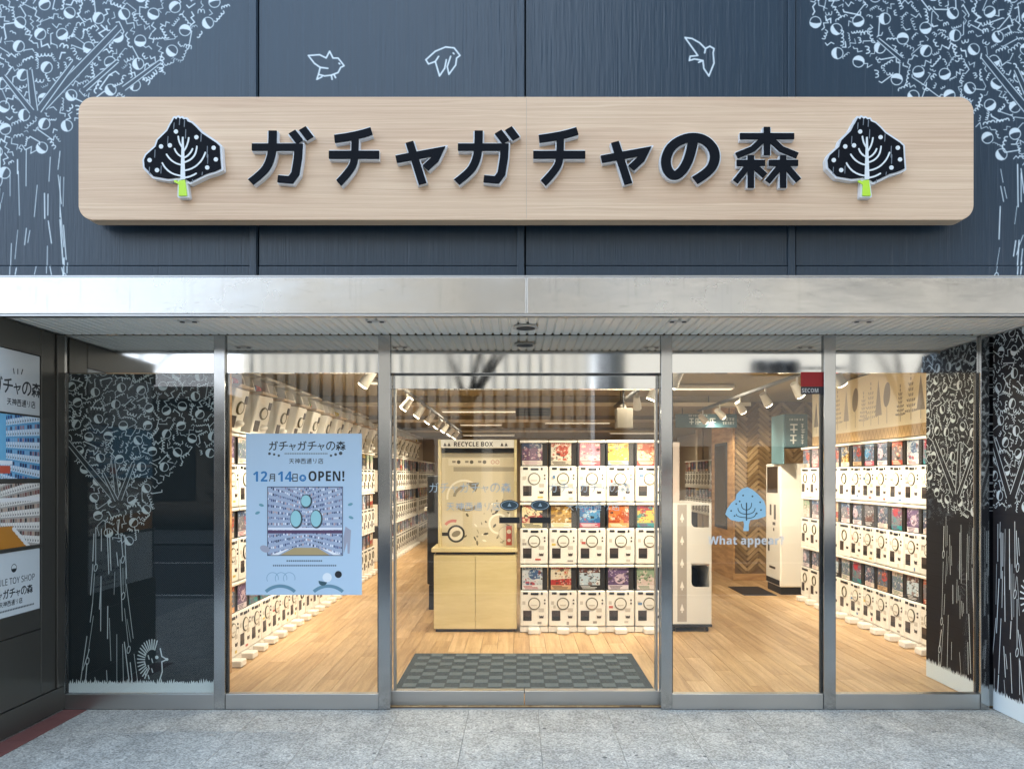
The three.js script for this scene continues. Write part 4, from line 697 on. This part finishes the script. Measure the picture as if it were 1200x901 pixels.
// hooded machines on top of the left row: tilted box with dial, open tray of capsules under a hood
{
  const caps = [[0.03, 0.16, 0.05], [0.5, 0.36, 0.03], [0.03, 0.06, 0.2], [0.5, 0.06, 0.04], [0.6, 0.58, 0.5]].map((c) => mat(c, 0.25)), tan = mat([0.42, 0.33, 0.24], 0.5);
  const body = rb(-0.12, 0.12, 0, 0.36, -0.24, 0, 0.012, 2); body.rotateX(0.16); body.translate(0, 0.01, -0.03);
  const tilt = (g) => { g.rotateX(0.16); g.translate(0, 0.01, -0.03); return g; };
  const ring = new THREE.TorusGeometry(0.05, 0.008, 6, 24); ring.translate(0, 0.2, 0.004); tilt(ring); const dial = tilt(cyl(0.046, 0.01, [0, 0.2, 0.004], 'z', 20)), chute = tilt(rb(-0.1, -0.02, 0.03, 0.13, -0.01, 0.003, 0.003, 1)), slot = tilt(rb(0.06, 0.1, 0.24, 0.31, -0.004, 0.006, 0.003, 1)), kn = tilt(new THREE.SphereGeometry(0.03, 12, 8).translate(0.02, 0.07, 0.012));
  const tray = rb(-0.13, 0.13, 0.372, 0.4, -0.3, 0.05, 0.01, 2), side = (x) => { const s = new THREE.Shape(); s.moveTo(0, 0.4); s.lineTo(-0.28, 0.4); s.lineTo(-0.28, 0.56); s.quadraticCurveTo(-0.12, 0.6, -0.02, 0.5); s.lineTo(0, 0.4); const g = new THREE.ExtrudeGeometry(s, { depth: 0.016, bevelEnabled: false }); g.rotateY(-Math.PI / 2); g.translate(x, 0, 0.0); return g; };
  // shape x runs along -z after the turn
  const sideL = side(-0.112), sideR = side(0.13); for (const g of [sideL, sideR]) { const p = g.attributes.position; for (let i = 0; i < p.count; i++) p.setZ(i, Math.min(0.03, p.getZ(i))); }
  const roof = rb(-0.13, 0.13, 0.575, 0.6, -0.28, -0.06, 0.01, 2), ball = new THREE.SphereGeometry(0.042, 16, 12);
  for (const [z0, n, bay] of BAYS.slice(0, 2)) for (let i = 0; i < n * 0.49; i++) {
    const o = thing('hooded_capsule_machine', `hooded white capsule machine on top of ${bay} left row, ${ORD[i]} from the glass`, 'toy machine', [-2.38, 1.965, z0 - 0.1 - i * 0.6], Math.PI / 2 - (hash(i, 3, 40) - 0.4) * 0.25, `hooded capsule machines on the ${bay} left row`);
    o.scale.set(1.22, 1, 1.5); part('body', body, white, o); const d = part('dial', dial, M.dial, o); part('dial_ring', ring, M.ring, d); part('chute', chute, M.brown, o); part('coin_slot', slot, M.brown, o); part('knob', kn, white, o); const t = part('tray', tray, tan, o);
    part('hood_side', sideL, white, o); part('hood_side', sideR, white, o); part('hood_roof', roof, white, o);
    for (let k = 0; k < 3; k++) part('capsule', ball, caps[Math.floor(hash(i, k, 30) * 5)], t).position.set(-0.07 + k * 0.07, 0.44, -0.05 - hash(i, k, 31) * 0.1);
  }
  const o = thing('row_shelf', 'white shelf board under the hooded machines along the left wall', 'shelf'); part('board', [rb(-2.8, -2.37, 1.962, 1.974, -7.6, -1.0, 0.004), rb(-2.8, -2.37, 1.962, 1.974, -12.9, -8.9, 0.004)], white, o);
}
{ const o = thing('timber_post', 'slim brown timber post just inside the second pane at the left row end', 'post'); part('post', bb(-2.36, -2.33, 0.002, 2.6, -0.96, -0.9), oak, o); part('end_panel', bb(-2.84, -2.365, 0.002, 2.5, -0.98, -0.95), white, o); }

// ------------------------------------------------------------------ recycle counter left of the centre stack
{
  const d = 7.83, z = CZ - d, o = thing('recycle_counter', 'pale yellow recycle counter with two lower doors and printed backboard', 'counter', [0, 0, 0]);
  const x0 = X(508, d), x1 = X(606, d), mx = (x0 + x1) / 2, ply = (() => { const m = wood(256, 256, [208, 190, 140], [222, 206, 158], 2, 14, 151, [1, 1]); return mat(0xffffff, 0.5, { map: m }); })(), yt = 0.862;
  part('cabinet', bb(x0, x1, 0.03, yt - 0.07, z - 0.45, z - 0.02), ply, o);
  for (const [a, b] of [[x0 + 0.004, mx - 0.0015], [mx + 0.0015, x1 - 0.004]]) part('door', rb(a, b, 0.034, yt - 0.075, z - 0.0195, z, 0.003, 1), ply, o);
  part('plinth', bb(x0 + 0.02, x1 - 0.02, 0.002, 0.029, z - 0.4, z - 0.03), M.brown, o);
  part('recess', bb(x0 + 0.02, x1 - 0.02, yt - 0.069, yt - 0.045, z - 0.42, z - 0.04), M.brown, o);
  part('counter_top', rb(x0 - 0.02, x1 + 0.002, yt - 0.044, yt, z - 0.47, z + 0.03, 0.008, 2), ply, o);
  const X0 = X(513, d), X1 = x1 - 0.002, y1 = 1.965;
  part('upright', rb(X0, X0 + 0.028, yt + 0.001, y1, z - 0.42, z - 0.02, 0.004, 1), ply, o); part('upright', rb(X1 - 0.028, X1, yt + 0.001, y1, z - 0.42, z - 0.02, 0.004, 1), ply, o);
  const h = part('header', rb(X0 + 0.029, X1 - 0.029, y1 - 0.085, y1, z - 0.4, z - 0.016, 0.004, 1), M.white, o);
  const hs = trace(330, 40, 0.0021, (c) => { c.font = 'bold 30px sans-serif'; c.fillText('RECYCLE BOX', 56, 31); for (const x of [14, 34, 292, 312]) { c.beginPath(); c.moveTo(x, 12); c.lineTo(x + 9, 30); c.lineTo(x - 7, 30); c.fill(); } });
  const hg = extrude(hs, 0.001); hg.translate(X0 + 0.04, y1 - 0.004, z - 0.0155); part('lettering', hg, M.brown, h);
  part('slot', bb(X0 + 0.03, X1 - 0.03, y1 - 0.13, y1 - 0.087, z - 0.3, z - 0.1), M.dark, o);
  const t = canvasTex(560, 720, (c, w, hh) => {
    c.fillStyle = '#d3c6a8'; c.fillRect(0, 0, w, hh); c.fillStyle = '#a79c86'; c.fillRect(0, 8, w, 26); c.fillRect(90, 108, w - 90, 34);
    c.fillStyle = '#e3d8c0'; c.fillRect(50, 44, 400, 52); c.fillStyle = '#5c5446'; for (const x of [130, 230, 330]) { c.beginPath(); c.arc(x, 70, 14, 0, 6.3); c.fill(); } c.strokeStyle = '#b87466'; c.lineWidth = 4; for (const x of [394, 430]) { c.beginPath(); c.arc(x, 70, 13, 0, 6.3); c.stroke(); } c.fillStyle = '#8d8270'; for (const x of [80, 180, 280]) c.fillRect(x, 60, 26, 16);
    c.lineWidth = 15; c.strokeStyle = '#efe7d3'; c.beginPath(); c.arc(170, 340, 128, 3, 5.6); c.stroke(); c.strokeStyle = '#9b917c'; c.lineWidth = 22; c.beginPath(); c.arc(185, 350, 90, 3.3, 4.6); c.stroke(); c.beginPath(); c.arc(190, 330, 110, 0.9, 2.2); c.stroke(); c.fillStyle = '#8d836f'; c.beginPath(); c.moveTo(190, 228); c.lineTo(290, 228); c.lineTo(262, 300); c.fill();
    seed = 611; for (let i = 0; i < 46; i++) { c.fillStyle = pick(['#6b614f', '#8f8570', '#4d463a', '#a2977f', '#efe7d3']); c.save(); c.translate(rr(180, 540), rr(350, 700)); c.rotate(rr(0, 3)); c.beginPath(); c.ellipse(0, 0, rr(5, 20), rr(3, 9), 0, 0, 6.3); c.fill(); c.restore(); }
    c.strokeStyle = '#efe7d3'; c.lineWidth = 16; c.beginPath(); c.arc(440, 545, 72, 1.2, 5.4); c.stroke(); c.beginPath(); c.arc(495, 620, 54, 0, 6.3); c.fillStyle = '#ddd1b8'; c.fill(); c.strokeStyle = '#b9ad94'; c.lineWidth = 5; c.stroke();
    c.strokeStyle = '#c8766a'; c.lineWidth = 22; c.beginPath(); c.arc(90, 600, 78, 3.8, 5); c.stroke(); c.fillStyle = '#e9e0cb'; c.beginPath(); c.arc(110, 622, 60, 0, 6.3); c.fill(); c.strokeStyle = '#26221d'; c.lineWidth = 15; c.beginPath(); c.arc(110, 622, 60, 0, 6.3); c.stroke(); c.fillStyle = '#26221d'; c.fillRect(0, 612, 52, 26); c.fillStyle = '#8f846d'; c.beginPath(); c.ellipse(110, 622, 36, 22, -0.4, 0, 6.3); c.fill();
    c.fillStyle = '#b8513f'; c.fillRect(498, 560, 44, 150); c.fillStyle = '#e8dcc6'; c.beginPath(); c.arc(520, 605, 17, 0, 6.3); c.fill(); c.beginPath(); c.arc(520, 672, 13, 0, 6.3); c.fill();
  });
  const b = new THREE.BoxGeometry(X1 - X0 - 0.058, y1 - 0.132 - yt - 0.002, 0.01); b.translate((X0 + X1) / 2, (y1 - 0.132 + yt) / 2, z - 0.13); part('backboard', b, mat(0xffffff, 0.5, { map: t }), o);
  const k = thing('dark_form', 'tall black form half hidden behind left edge of the recycle counter', 'stand', [0, 0, 0]);  // unidentified dark shape, built as a plain black form
  part('panel', rb(X(500, 9.1), X(515, 9.1) + 0.2, 0.3, 1.6, -4.1, -3.86, 0.02), black, k); part('tray', rb(X(497, 9.1), X(500, 9.1), 1.18, 1.22, -4.1, -3.86, 0.004), white, k); part('base', rb(X(502, 9.1), X(515, 9.1) + 0.2, 0.002, 0.298, -4.1, -3.86, 0.01), black, k);
}
// white shelf unit right of the centre stack
{
  const d = 7.85, z = CZ - d, o = thing('white_shelf_unit', 'white castor shelf unit with grey tree band and two cut-out windows', 'shelf unit'), x0 = X(785, d), x1 = X(834, d), xm = X(808, d), y1 = 1.315, pinkish = mat([0.6, 0.5, 0.44], 0.6);
  const s = new THREE.Shape(); s.moveTo(x0, 0.08); s.lineTo(x1, 0.08); s.lineTo(x1, y1); s.lineTo(x0, y1); s.closePath();
  for (const [a, b] of [[592, 618], [660, 688]]) { const p = new THREE.Path(), yt = Y(a, d), yb = Y(b, d), xl = X(810.5, d), xr = X(831.5, d), r = 0.06; p.moveTo(xl + r, yb); p.lineTo(xr, yb); p.lineTo(xr, yt); p.lineTo(xl, yt); p.lineTo(xl, yb + r); p.quadraticCurveTo(xl, yb, xl + r, yb); s.holes.push(p); }
  const g = new THREE.ExtrudeGeometry(s, { depth: 0.02, bevelEnabled: false }); g.translate(0, 0, z - 0.02); part('end_panel', g, white, o);
  part('carcass', [bb(x0 + 0.001, x0 + 0.02, 0.08, y1 - 0.001, z - 0.9, z - 0.021), bb(x1 - 0.02, x1 - 0.001, 0.08, 0.66, z - 0.9, z - 0.021), bb(x0 + 0.021, x1 - 0.021, 0.08, 0.1, z - 0.9, z - 0.021), bb(x0 + 0.021, x1 - 0.021, 0.68, 0.7, z - 0.9, z - 0.021), bb(x0 + 0.021, x1 - 0.021, y1 - 0.022, y1 - 0.001, z - 0.9, z - 0.021)], white, o);
  part('back_panel', bb(x0 + 0.021, x1 - 0.021, 0.101, y1 - 0.023, z - 0.9, z - 0.88), mat([0.06, 0.055, 0.05], 0.6), o);
  for (const y of [0.102, 0.702]) for (let i = 0; i < 3; i++) part('rear_divider', bb(xm + 0.03 + i * 0.06, xm + 0.034 + i * 0.06, y, y + 0.5, z - 0.6, z - 0.3), M.dark, o);
  const bt = canvasTex(96, 800, (c, w, h) => { c.fillStyle = '#a39a90'; c.fillRect(0, 0, w, h); c.strokeStyle = 'rgba(214,206,196,0.5)'; c.lineWidth = 2; for (let y = -96; y < h; y += 13) { c.beginPath(); c.moveTo(0, y); c.lineTo(96, y + 96); c.stroke(); } c.fillStyle = '#e9e3da'; for (let i = 0; i < 5; i++) { const y = 90 + i * 155; c.beginPath(); c.moveTo(48, y - 34); c.lineTo(70, y + 14); c.lineTo(54, y + 14); c.lineTo(54, y + 30); c.lineTo(42, y + 30); c.lineTo(42, y + 14); c.lineTo(26, y + 14); c.fill(); } });
  const b = new THREE.BoxGeometry(X(805, d) - X(794, d), y1 - 0.12, 0.002); b.translate((X(794, d) + X(805, d)) / 2, (y1 + 0.09) / 2, z + 0.0012); part('tree_band', b, mat(0xffffff, 0.6, { map: bt }), o);
  part('plinth', rb(x0 + 0.01, x1 + 0.005, 0.05, 0.079, z - 0.9, z + 0.01, 0.004, 1), black, o);
  for (const [x, zz] of [[x0 + 0.05, z - 0.03], [x1 - 0.04, z - 0.03], [x0 + 0.05, z - 0.86], [x1 - 0.04, z - 0.86]]) part('castor', cyl(0.024, 0.02, [x, 0.0255, zz], 'x', 16), black, o);
  part('divider', rb(x0, X(797, d), y1 + 0.001, 1.94, z - 0.88, z - 0.02, 0.004, 1), pinkish, o);
  seed = 77; for (const y of [0.702, 0.102]) for (let i = 0; i < 9; i++) tag(part('toy_packet', rb(-0.04, 0.04, 0, rr(0.1, 0.22), -0.02, 0.02, 0.006, 1), mat([rr(0.05, 0.5), rr(0.04, 0.25), rr(0.04, 0.25)], 0.5)), `${['red', 'brown', 'small', 'tall', 'wide', 'dark', 'pale', 'rear', 'bright'][i]} toy packet inside the ${y > 0.5 ? 'upper' : 'lower'} window of white shelf unit`, 'packet', 'packets in the white shelf unit').position.set(xm + 0.05 + (i % 3) * 0.075, y, z - 0.1 - Math.floor(i / 3) * 0.16);
}
// change machine at the end of the right-hand row
{
  const o = thing('change_machine', 'tall narrow white change machine with dark screen before the herringbone wall', 'vending machine'), xf = 3.5;
  part('body', rb(xf, 4.05, 0.1, 1.76, -5.6, -5.0, 0.02, 2), white, o); part('base', bb(xf + 0.02, 4.03, 0.002, 0.099, -5.58, -5.02), black, o);
  part('screen', rb(xf - 0.006, xf + 0.004, 1.36, 1.72, -5.53, -5.1, 0.004, 1), mat([0.05, 0.035, 0.025], 0.15), o);
  for (const [y0, y1, z0, z1] of [[1.0, 1.2, -5.25, -5.18], [1.05, 1.2, -5.42, -5.36], [0.92, 0.96, -5.3, -5.2], [0.55, 0.72, -5.5, -5.44], [0.84, 0.88, -5.28, -5.24], [0.32, 0.35, -5.44, -5.2]]) part('slot', bb(xf - 0.004, xf + 0.002, y0, y1, z0, z1), M.brown, o);
  part('lower_band', bb(xf - 0.004, xf + 0.002, 0.12, 0.19, -5.57, -5.03), black, o);
  const m = thing('floor_mat', 'small dark mat on the floor before the white change machine', 'mat'); part('sheet', rb(3.0, 3.44, 0.001, 0.008, -5.75, -4.95, 0.003, 1), black, m);
}
const teal = mat([0.028, 0.072, 0.088], 0.5), tealInk = mat([0.5, 0.52, 0.5], 0.6);
function marks(k, w, h, rows, s0) { return trace(w, h, k, (c) => { seed = s0; for (const [y, hh, n, gap, x0] of rows) { let x = x0; for (let i = 0; i < n; i++) { const ww = rr(0.6, 1) * hh; c.fillRect(x, y, ww, hh * 0.16); c.fillRect(x + ww * 0.4, y, hh * 0.15, hh); c.fillRect(x, y + hh * 0.55, ww, hh * 0.14); if (i % 2) c.fillRect(x, y, hh * 0.14, hh); x += ww + gap; } } }); }
{
  const d = 11.4, z = CZ - d, o = thing('teal_hanging_sign', 'long teal hanging sign with white characters in front of oak wall', 'sign');
  part('board', rb(X(792, d), X(864, d), Y(501, d), Y(485, d), z - 0.03, z, 0.004, 1), teal, o);
  const g = extrude(marks(d / F / 6, 430, 100, [[30, 44, 4, 12, 96], [6, 14, 9, 4, 90], [28, 20, 4, 5, 330], [56, 18, 5, 4, 330]], 3), 0.002); g.translate(X(792, d), Y(485, d), z + 0.0005); part('lettering', g, tealInk, o);
  part('hanger', [cyl(0.006, CEIL - Y(485, d), [X(800, d), (CEIL + Y(485, d)) / 2, z - 0.015]), cyl(0.006, CEIL - Y(485, d), [X(855, d), (CEIL + Y(485, d)) / 2, z - 0.015])], black, o);
}
{
  const o = thing('teal_box_sign', 'teal box sign with white characters standing on the right machine row', 'sign'), z = -4.75, d = D(z), x0 = X(922, d), x1 = X(947, d);
  part('box', rb(x0 - 0.02, x1, 1.965, 2.4, z - 0.5, z, 0.006, 1), teal, o);
  part('side_panel', rb(x0 - 0.032, x0 - 0.0205, 1.75, 2.4, z - 0.5, z - 0.02, 0.003, 1), mat([0.1, 0.19, 0.22], 0.4), o);
  const g = extrude(marks(0.0035, 80, 120, [[14, 8, 6, 3, 10], [34, 34, 1, 6, 14], [74, 34, 1, 6, 14], [34, 16, 1, 4, 54], [54, 16, 1, 4, 54], [74, 16, 1, 4, 54], [94, 16, 1, 4, 54]], 5), 0.002); g.translate(x0, 2.39, z + 0.0005); part('lettering', g, tealInk, o);
}
// printed frieze above the right-hand machines
{
  const W = 2048, H = 420, len = 3.9, hh = 0.72, t = canvasTex(W, H, (c) => {
    c.fillStyle = '#f3e6c8'; c.fillRect(0, 0, W, H); c.fillStyle = '#c9a877'; c.fillRect(0, H * 0.84, W, H * 0.16); c.strokeStyle = 'rgba(120,86,48,0.5)'; c.lineWidth = 4; for (let x = 0; x < W; x += 44) { c.beginPath(); c.moveTo(x, H * 0.99); c.lineTo(x + 22, H * 0.86); c.lineTo(x + 44, H * 0.99); c.stroke(); }
    seed = 71; for (let x = 70, i = 0; x < W - 60; x += rr(90, 150), i++) { const h = rr(210, 300), y = H * 0.78, w = h * rr(0.2, 0.3); c.fillStyle = c.strokeStyle = pick(['#b0a79c', '#968d83', '#bcb3a8', '#a0978c']); c.lineWidth = 5; line(c, [[x, y], [x, y - h * 0.3]], 5);
      if (i % 4 === 1) { c.beginPath(); c.ellipse(x, y - h * 0.7, w * 0.6, h * 0.3, 0.15, 0, 6.3); c.fill(); line(c, [[x, y], [x, y - h * 0.6]], 4); }
      else if (i % 4 === 0) { c.beginPath(); c.moveTo(x, y - h); c.lineTo(x + w * 0.6, y - h * 0.2); c.lineTo(x - w * 0.6, y - h * 0.2); c.fill(); }
      else for (let r = 0; r < 8; r++) for (let k = -3; k <= 3; k++) { const q = (r + 1) / 8; if (Math.abs(k) / 3 > q) continue; c.save(); c.translate(x + k * w * 0.28, y - h + q * h * 0.82); c.rotate(k * 0.4); c.beginPath(); c.ellipse(0, 0, 5, 11, 0, 0, 6.3); c.fill(); c.restore(); } }
  });
  const o = thing('printed_frieze', 'cream frieze printed with grey trees above the right machine row', 'wall panel');
  const g = new THREE.BoxGeometry(0.04, hh, len), p = g.attributes.position, uv = g.attributes.uv; for (let i = 0; i < p.count; i++) uv.setXY(i, p.getZ(i) / len + 0.5, p.getY(i) / hh + 0.5); g.translate(3.86, 1.985 + hh / 2, -0.87 - len / 2); part('board', g, mat(0xffffff, 0.7, { map: t }), o);
}
// entrance mat with raised woven blocks
{
  const o = thing('entrance_mat', 'dark grey green checked entrance mat inside the automatic door', 'mat', [0.04, 0, -0.98]), rub = mat([0.04, 0.054, 0.062], 0.9), rub2 = mat([0.115, 0.14, 0.15], 0.9);
  part('sheet', rb(-0.97, 0.97, 0.001, 0.009, -0.62, 0.62, 0.004, 1), rub, o); const b = [], r = [];
  for (let j = 0; j < 11; j++) for (let i = 0; i < 17; i++) { const x = -0.92 + i * 0.108, z = -0.59 + j * 0.108; if ((i + j) % 2) b.push(rb(x, x + 0.1, 0.0085, 0.014, z, z + 0.1, 0.002, 1)); else for (let k = 0; k < 3; k++) r.push(rb(x + 0.004 + k * 0.033, x + 0.028 + k * 0.033, 0.0085, 0.0125, z, z + 0.1, 0.001, 1)); }
  part('woven_block', b, rub2, o).userData.kind = 'stuff'; part('woven_rib', r, rub, o).userData.kind = 'stuff';
}
// ------------------------------------------------------------------ ceiling fittings and lamps
const lampGlow = mat([1, 0.95, 0.85], 0.5, { emissive: lin(1, 0.88, 0.68), emissiveIntensity: 9 }), lampWhite = mat([0.6, 0.56, 0.48], 0.4);
function track(name, label, x, y, z0, z1) { const o = thing('lamp_track', label, 'lamp track'); part('rail', bb(x - 0.02, x + 0.02, y, y + 0.03, z1, z0), mat([0.03, 0.026, 0.02], 0.5), o); part('hanger', [cyl(0.006, CEIL - y - 0.03, [x, (CEIL + y + 0.03) / 2, z0 - 0.6]), cyl(0.006, CEIL - y - 0.03, [x, (CEIL + y + 0.03) / 2, z1 + 0.6])], black, o); }
function spot(x, y, z, tx, ty, tz, power, label, group) {
  const o = thing('spot_lamp', label, 'spot lamp', [x, y, z], 0, group), dir = new THREE.Vector3(tx - x, ty - y, tz - z).normalize(), q = new THREE.Quaternion().setFromUnitVectors(new THREE.Vector3(0, -1, 0), dir), put = (g) => { g.applyQuaternion(q); g.translate(0, -0.12, 0); return g; };
  part('arm', bb(-0.008, 0.008, -0.1, 0, -0.008, 0.008), lampWhite, o); part('housing', put(new THREE.CylinderGeometry(0.034, 0.05, 0.15, 20, 1)), lampWhite, o); part('bulb', put(new THREE.CylinderGeometry(0.043, 0.043, 0.006, 20).translate(0, -0.08, 0)), power ? lampGlow : lampWhite, o);
  if (power) { const l = new THREE.SpotLight(lin(1, 0.85, 0.65), power * LAMP, 0, 0.7, 0.7, 2); l.position.set(0, -0.12, 0).addScaledVector(dir, 0.1); l.target.position.copy(l.position).add(dir); l.castShadow = true; l.shadow.radius = 2; o.add(l, l.target); }
}
track('left', 'black lamp track running back along the left side of the ceiling', -1.29, 2.55, -0.9, -12);
for (let i = 0; i < 9; i++) spot(-1.29, 2.55, -1.3 - i * 1.15, -2.4, 1.2, -1.6 - i * 1.15, 7.5, `${ORD[i]} spot lamp from the glass on the left ceiling track`, 'spot lamps on the left track');
track('right', 'black lamp track running back towards the herringbone wall', 2.69, 2.55, -0.9, -6.2);
for (let i = 0; i < 6; i++) spot(2.69, 2.55, -1.2 - i * 0.95, i > 3 ? 3.9 : 3.65, i > 3 ? 1.6 : 1.3, -1.6 - i * 1.05, i > 3 ? 2.2 : 6.5, `${ORD[i]} spot lamp from the glass on the right ceiling track`, 'spot lamps on the right track');
track('centre', 'short lamp track across from the centre toy machine stack', 1.35, 2.55, -1.0, -5.5);
for (let i = 0; i < 4; i++) spot(1.35, 2.55, -1.3 - i * 1.1, i < 2 ? 0.7 : 1.6, 1.0, i < 2 ? -2.6 : -2.4 - i, i < 2 ? 6 : 0, `${ORD[i]} spot lamp from the glass on the middle ceiling track`, 'spot lamps on the middle track');
function strip(x, z, len, along, power, label) {
  const o = thing('ceiling_and_fill_light', label, 'ceiling light', [x, 2.66, z], along ? Math.PI / 2 : 0, 'strip lights on the shop ceiling');
  part('housing', rb(-len / 2, len / 2, 0.004, 0.05, -0.07, 0.07, 0.012, 2), lampWhite, o); part('light_panel', bb(-len / 2 + 0.02, len / 2 - 0.02, -0.003, 0.0035, -0.055, 0.055), mat([0.9, 0.85, 0.75], 0.5, { emissive: lin(1, 0.86, 0.64), emissiveIntensity: 0.32 }), o);
  const l = new THREE.RectAreaLight(lin(1, 0.89, 0.7), power * LAMP, len - 0.04, 0.11); l.position.set(0, -0.012, 0); l.rotation.x = -Math.PI / 2; o.add(l);
}
strip(-0.3, -1.1, 1.6, false, 40, 'added fill strip nearest the door above the entrance mat');  // near strips are added out of view to fill the interior evenly
strip(2.0, -1.3, 1.4, false, 40, 'added fill strip above the oak floor beside the right row');
strip(-1.0, -3.6, 1.6, false, 40, 'added fill strip above the recycle counter'); strip(1.9, -4.2, 1.5, false, 40, 'added fill strip above the white shelf unit');
strip(-0.6, -7.6, 1.4, false, 40, 'added fill strip in the middle of the shop ceiling'); strip(-0.8, -11.0, 0.9, false, 30, 'short strip light towards the back left'); strip(1.2, -10.4, 1.35, false, 30, 'long strip light towards the back right'); strip(-0.8, -15.2, 1.4, false, 30, 'added fill strip nearest the back wall'); strip(3.0, -14.2, 1.4, false, 30, 'added fill strip over the far right machines');  // short and long back strips are real fittings; the others are added fill
{
  const o = thing('ceiling_air_unit', 'black grille air unit hanging under the shop ceiling above the counter', 'air conditioner'), d = 12.2, z = CZ - d;
  part('casing', rb(X(604, d), X(646, d), Y(487, d) - 0.01, CEIL, z - 0.6, z - 0.015, 0.01), mat([0.1, 0.085, 0.06], 0.6), o); for (let i = 0; i < 6; i++) part('slat', bb(X(606, d), X(644, d), Y(487, d) + i * 0.026, Y(487, d) + 0.012 + i * 0.026, z - 0.014, z), black, o);
}
{ const o = thing('hanging_speaker', 'grey box hanging from the ceiling right of the air unit', 'speaker'), d = 9.6, z = CZ - d; part('cabinet', rb(X(723, d), X(742, d), Y(502, d), Y(478, d), z - 0.2, z, 0.01), mat([0.16, 0.14, 0.11], 0.6), o); part('bracket', cyl(0.012, CEIL - Y(478, d), [X(732, d), (CEIL + Y(478, d)) / 2, z - 0.1]), black, o); }

renderer.render(scene, camera);
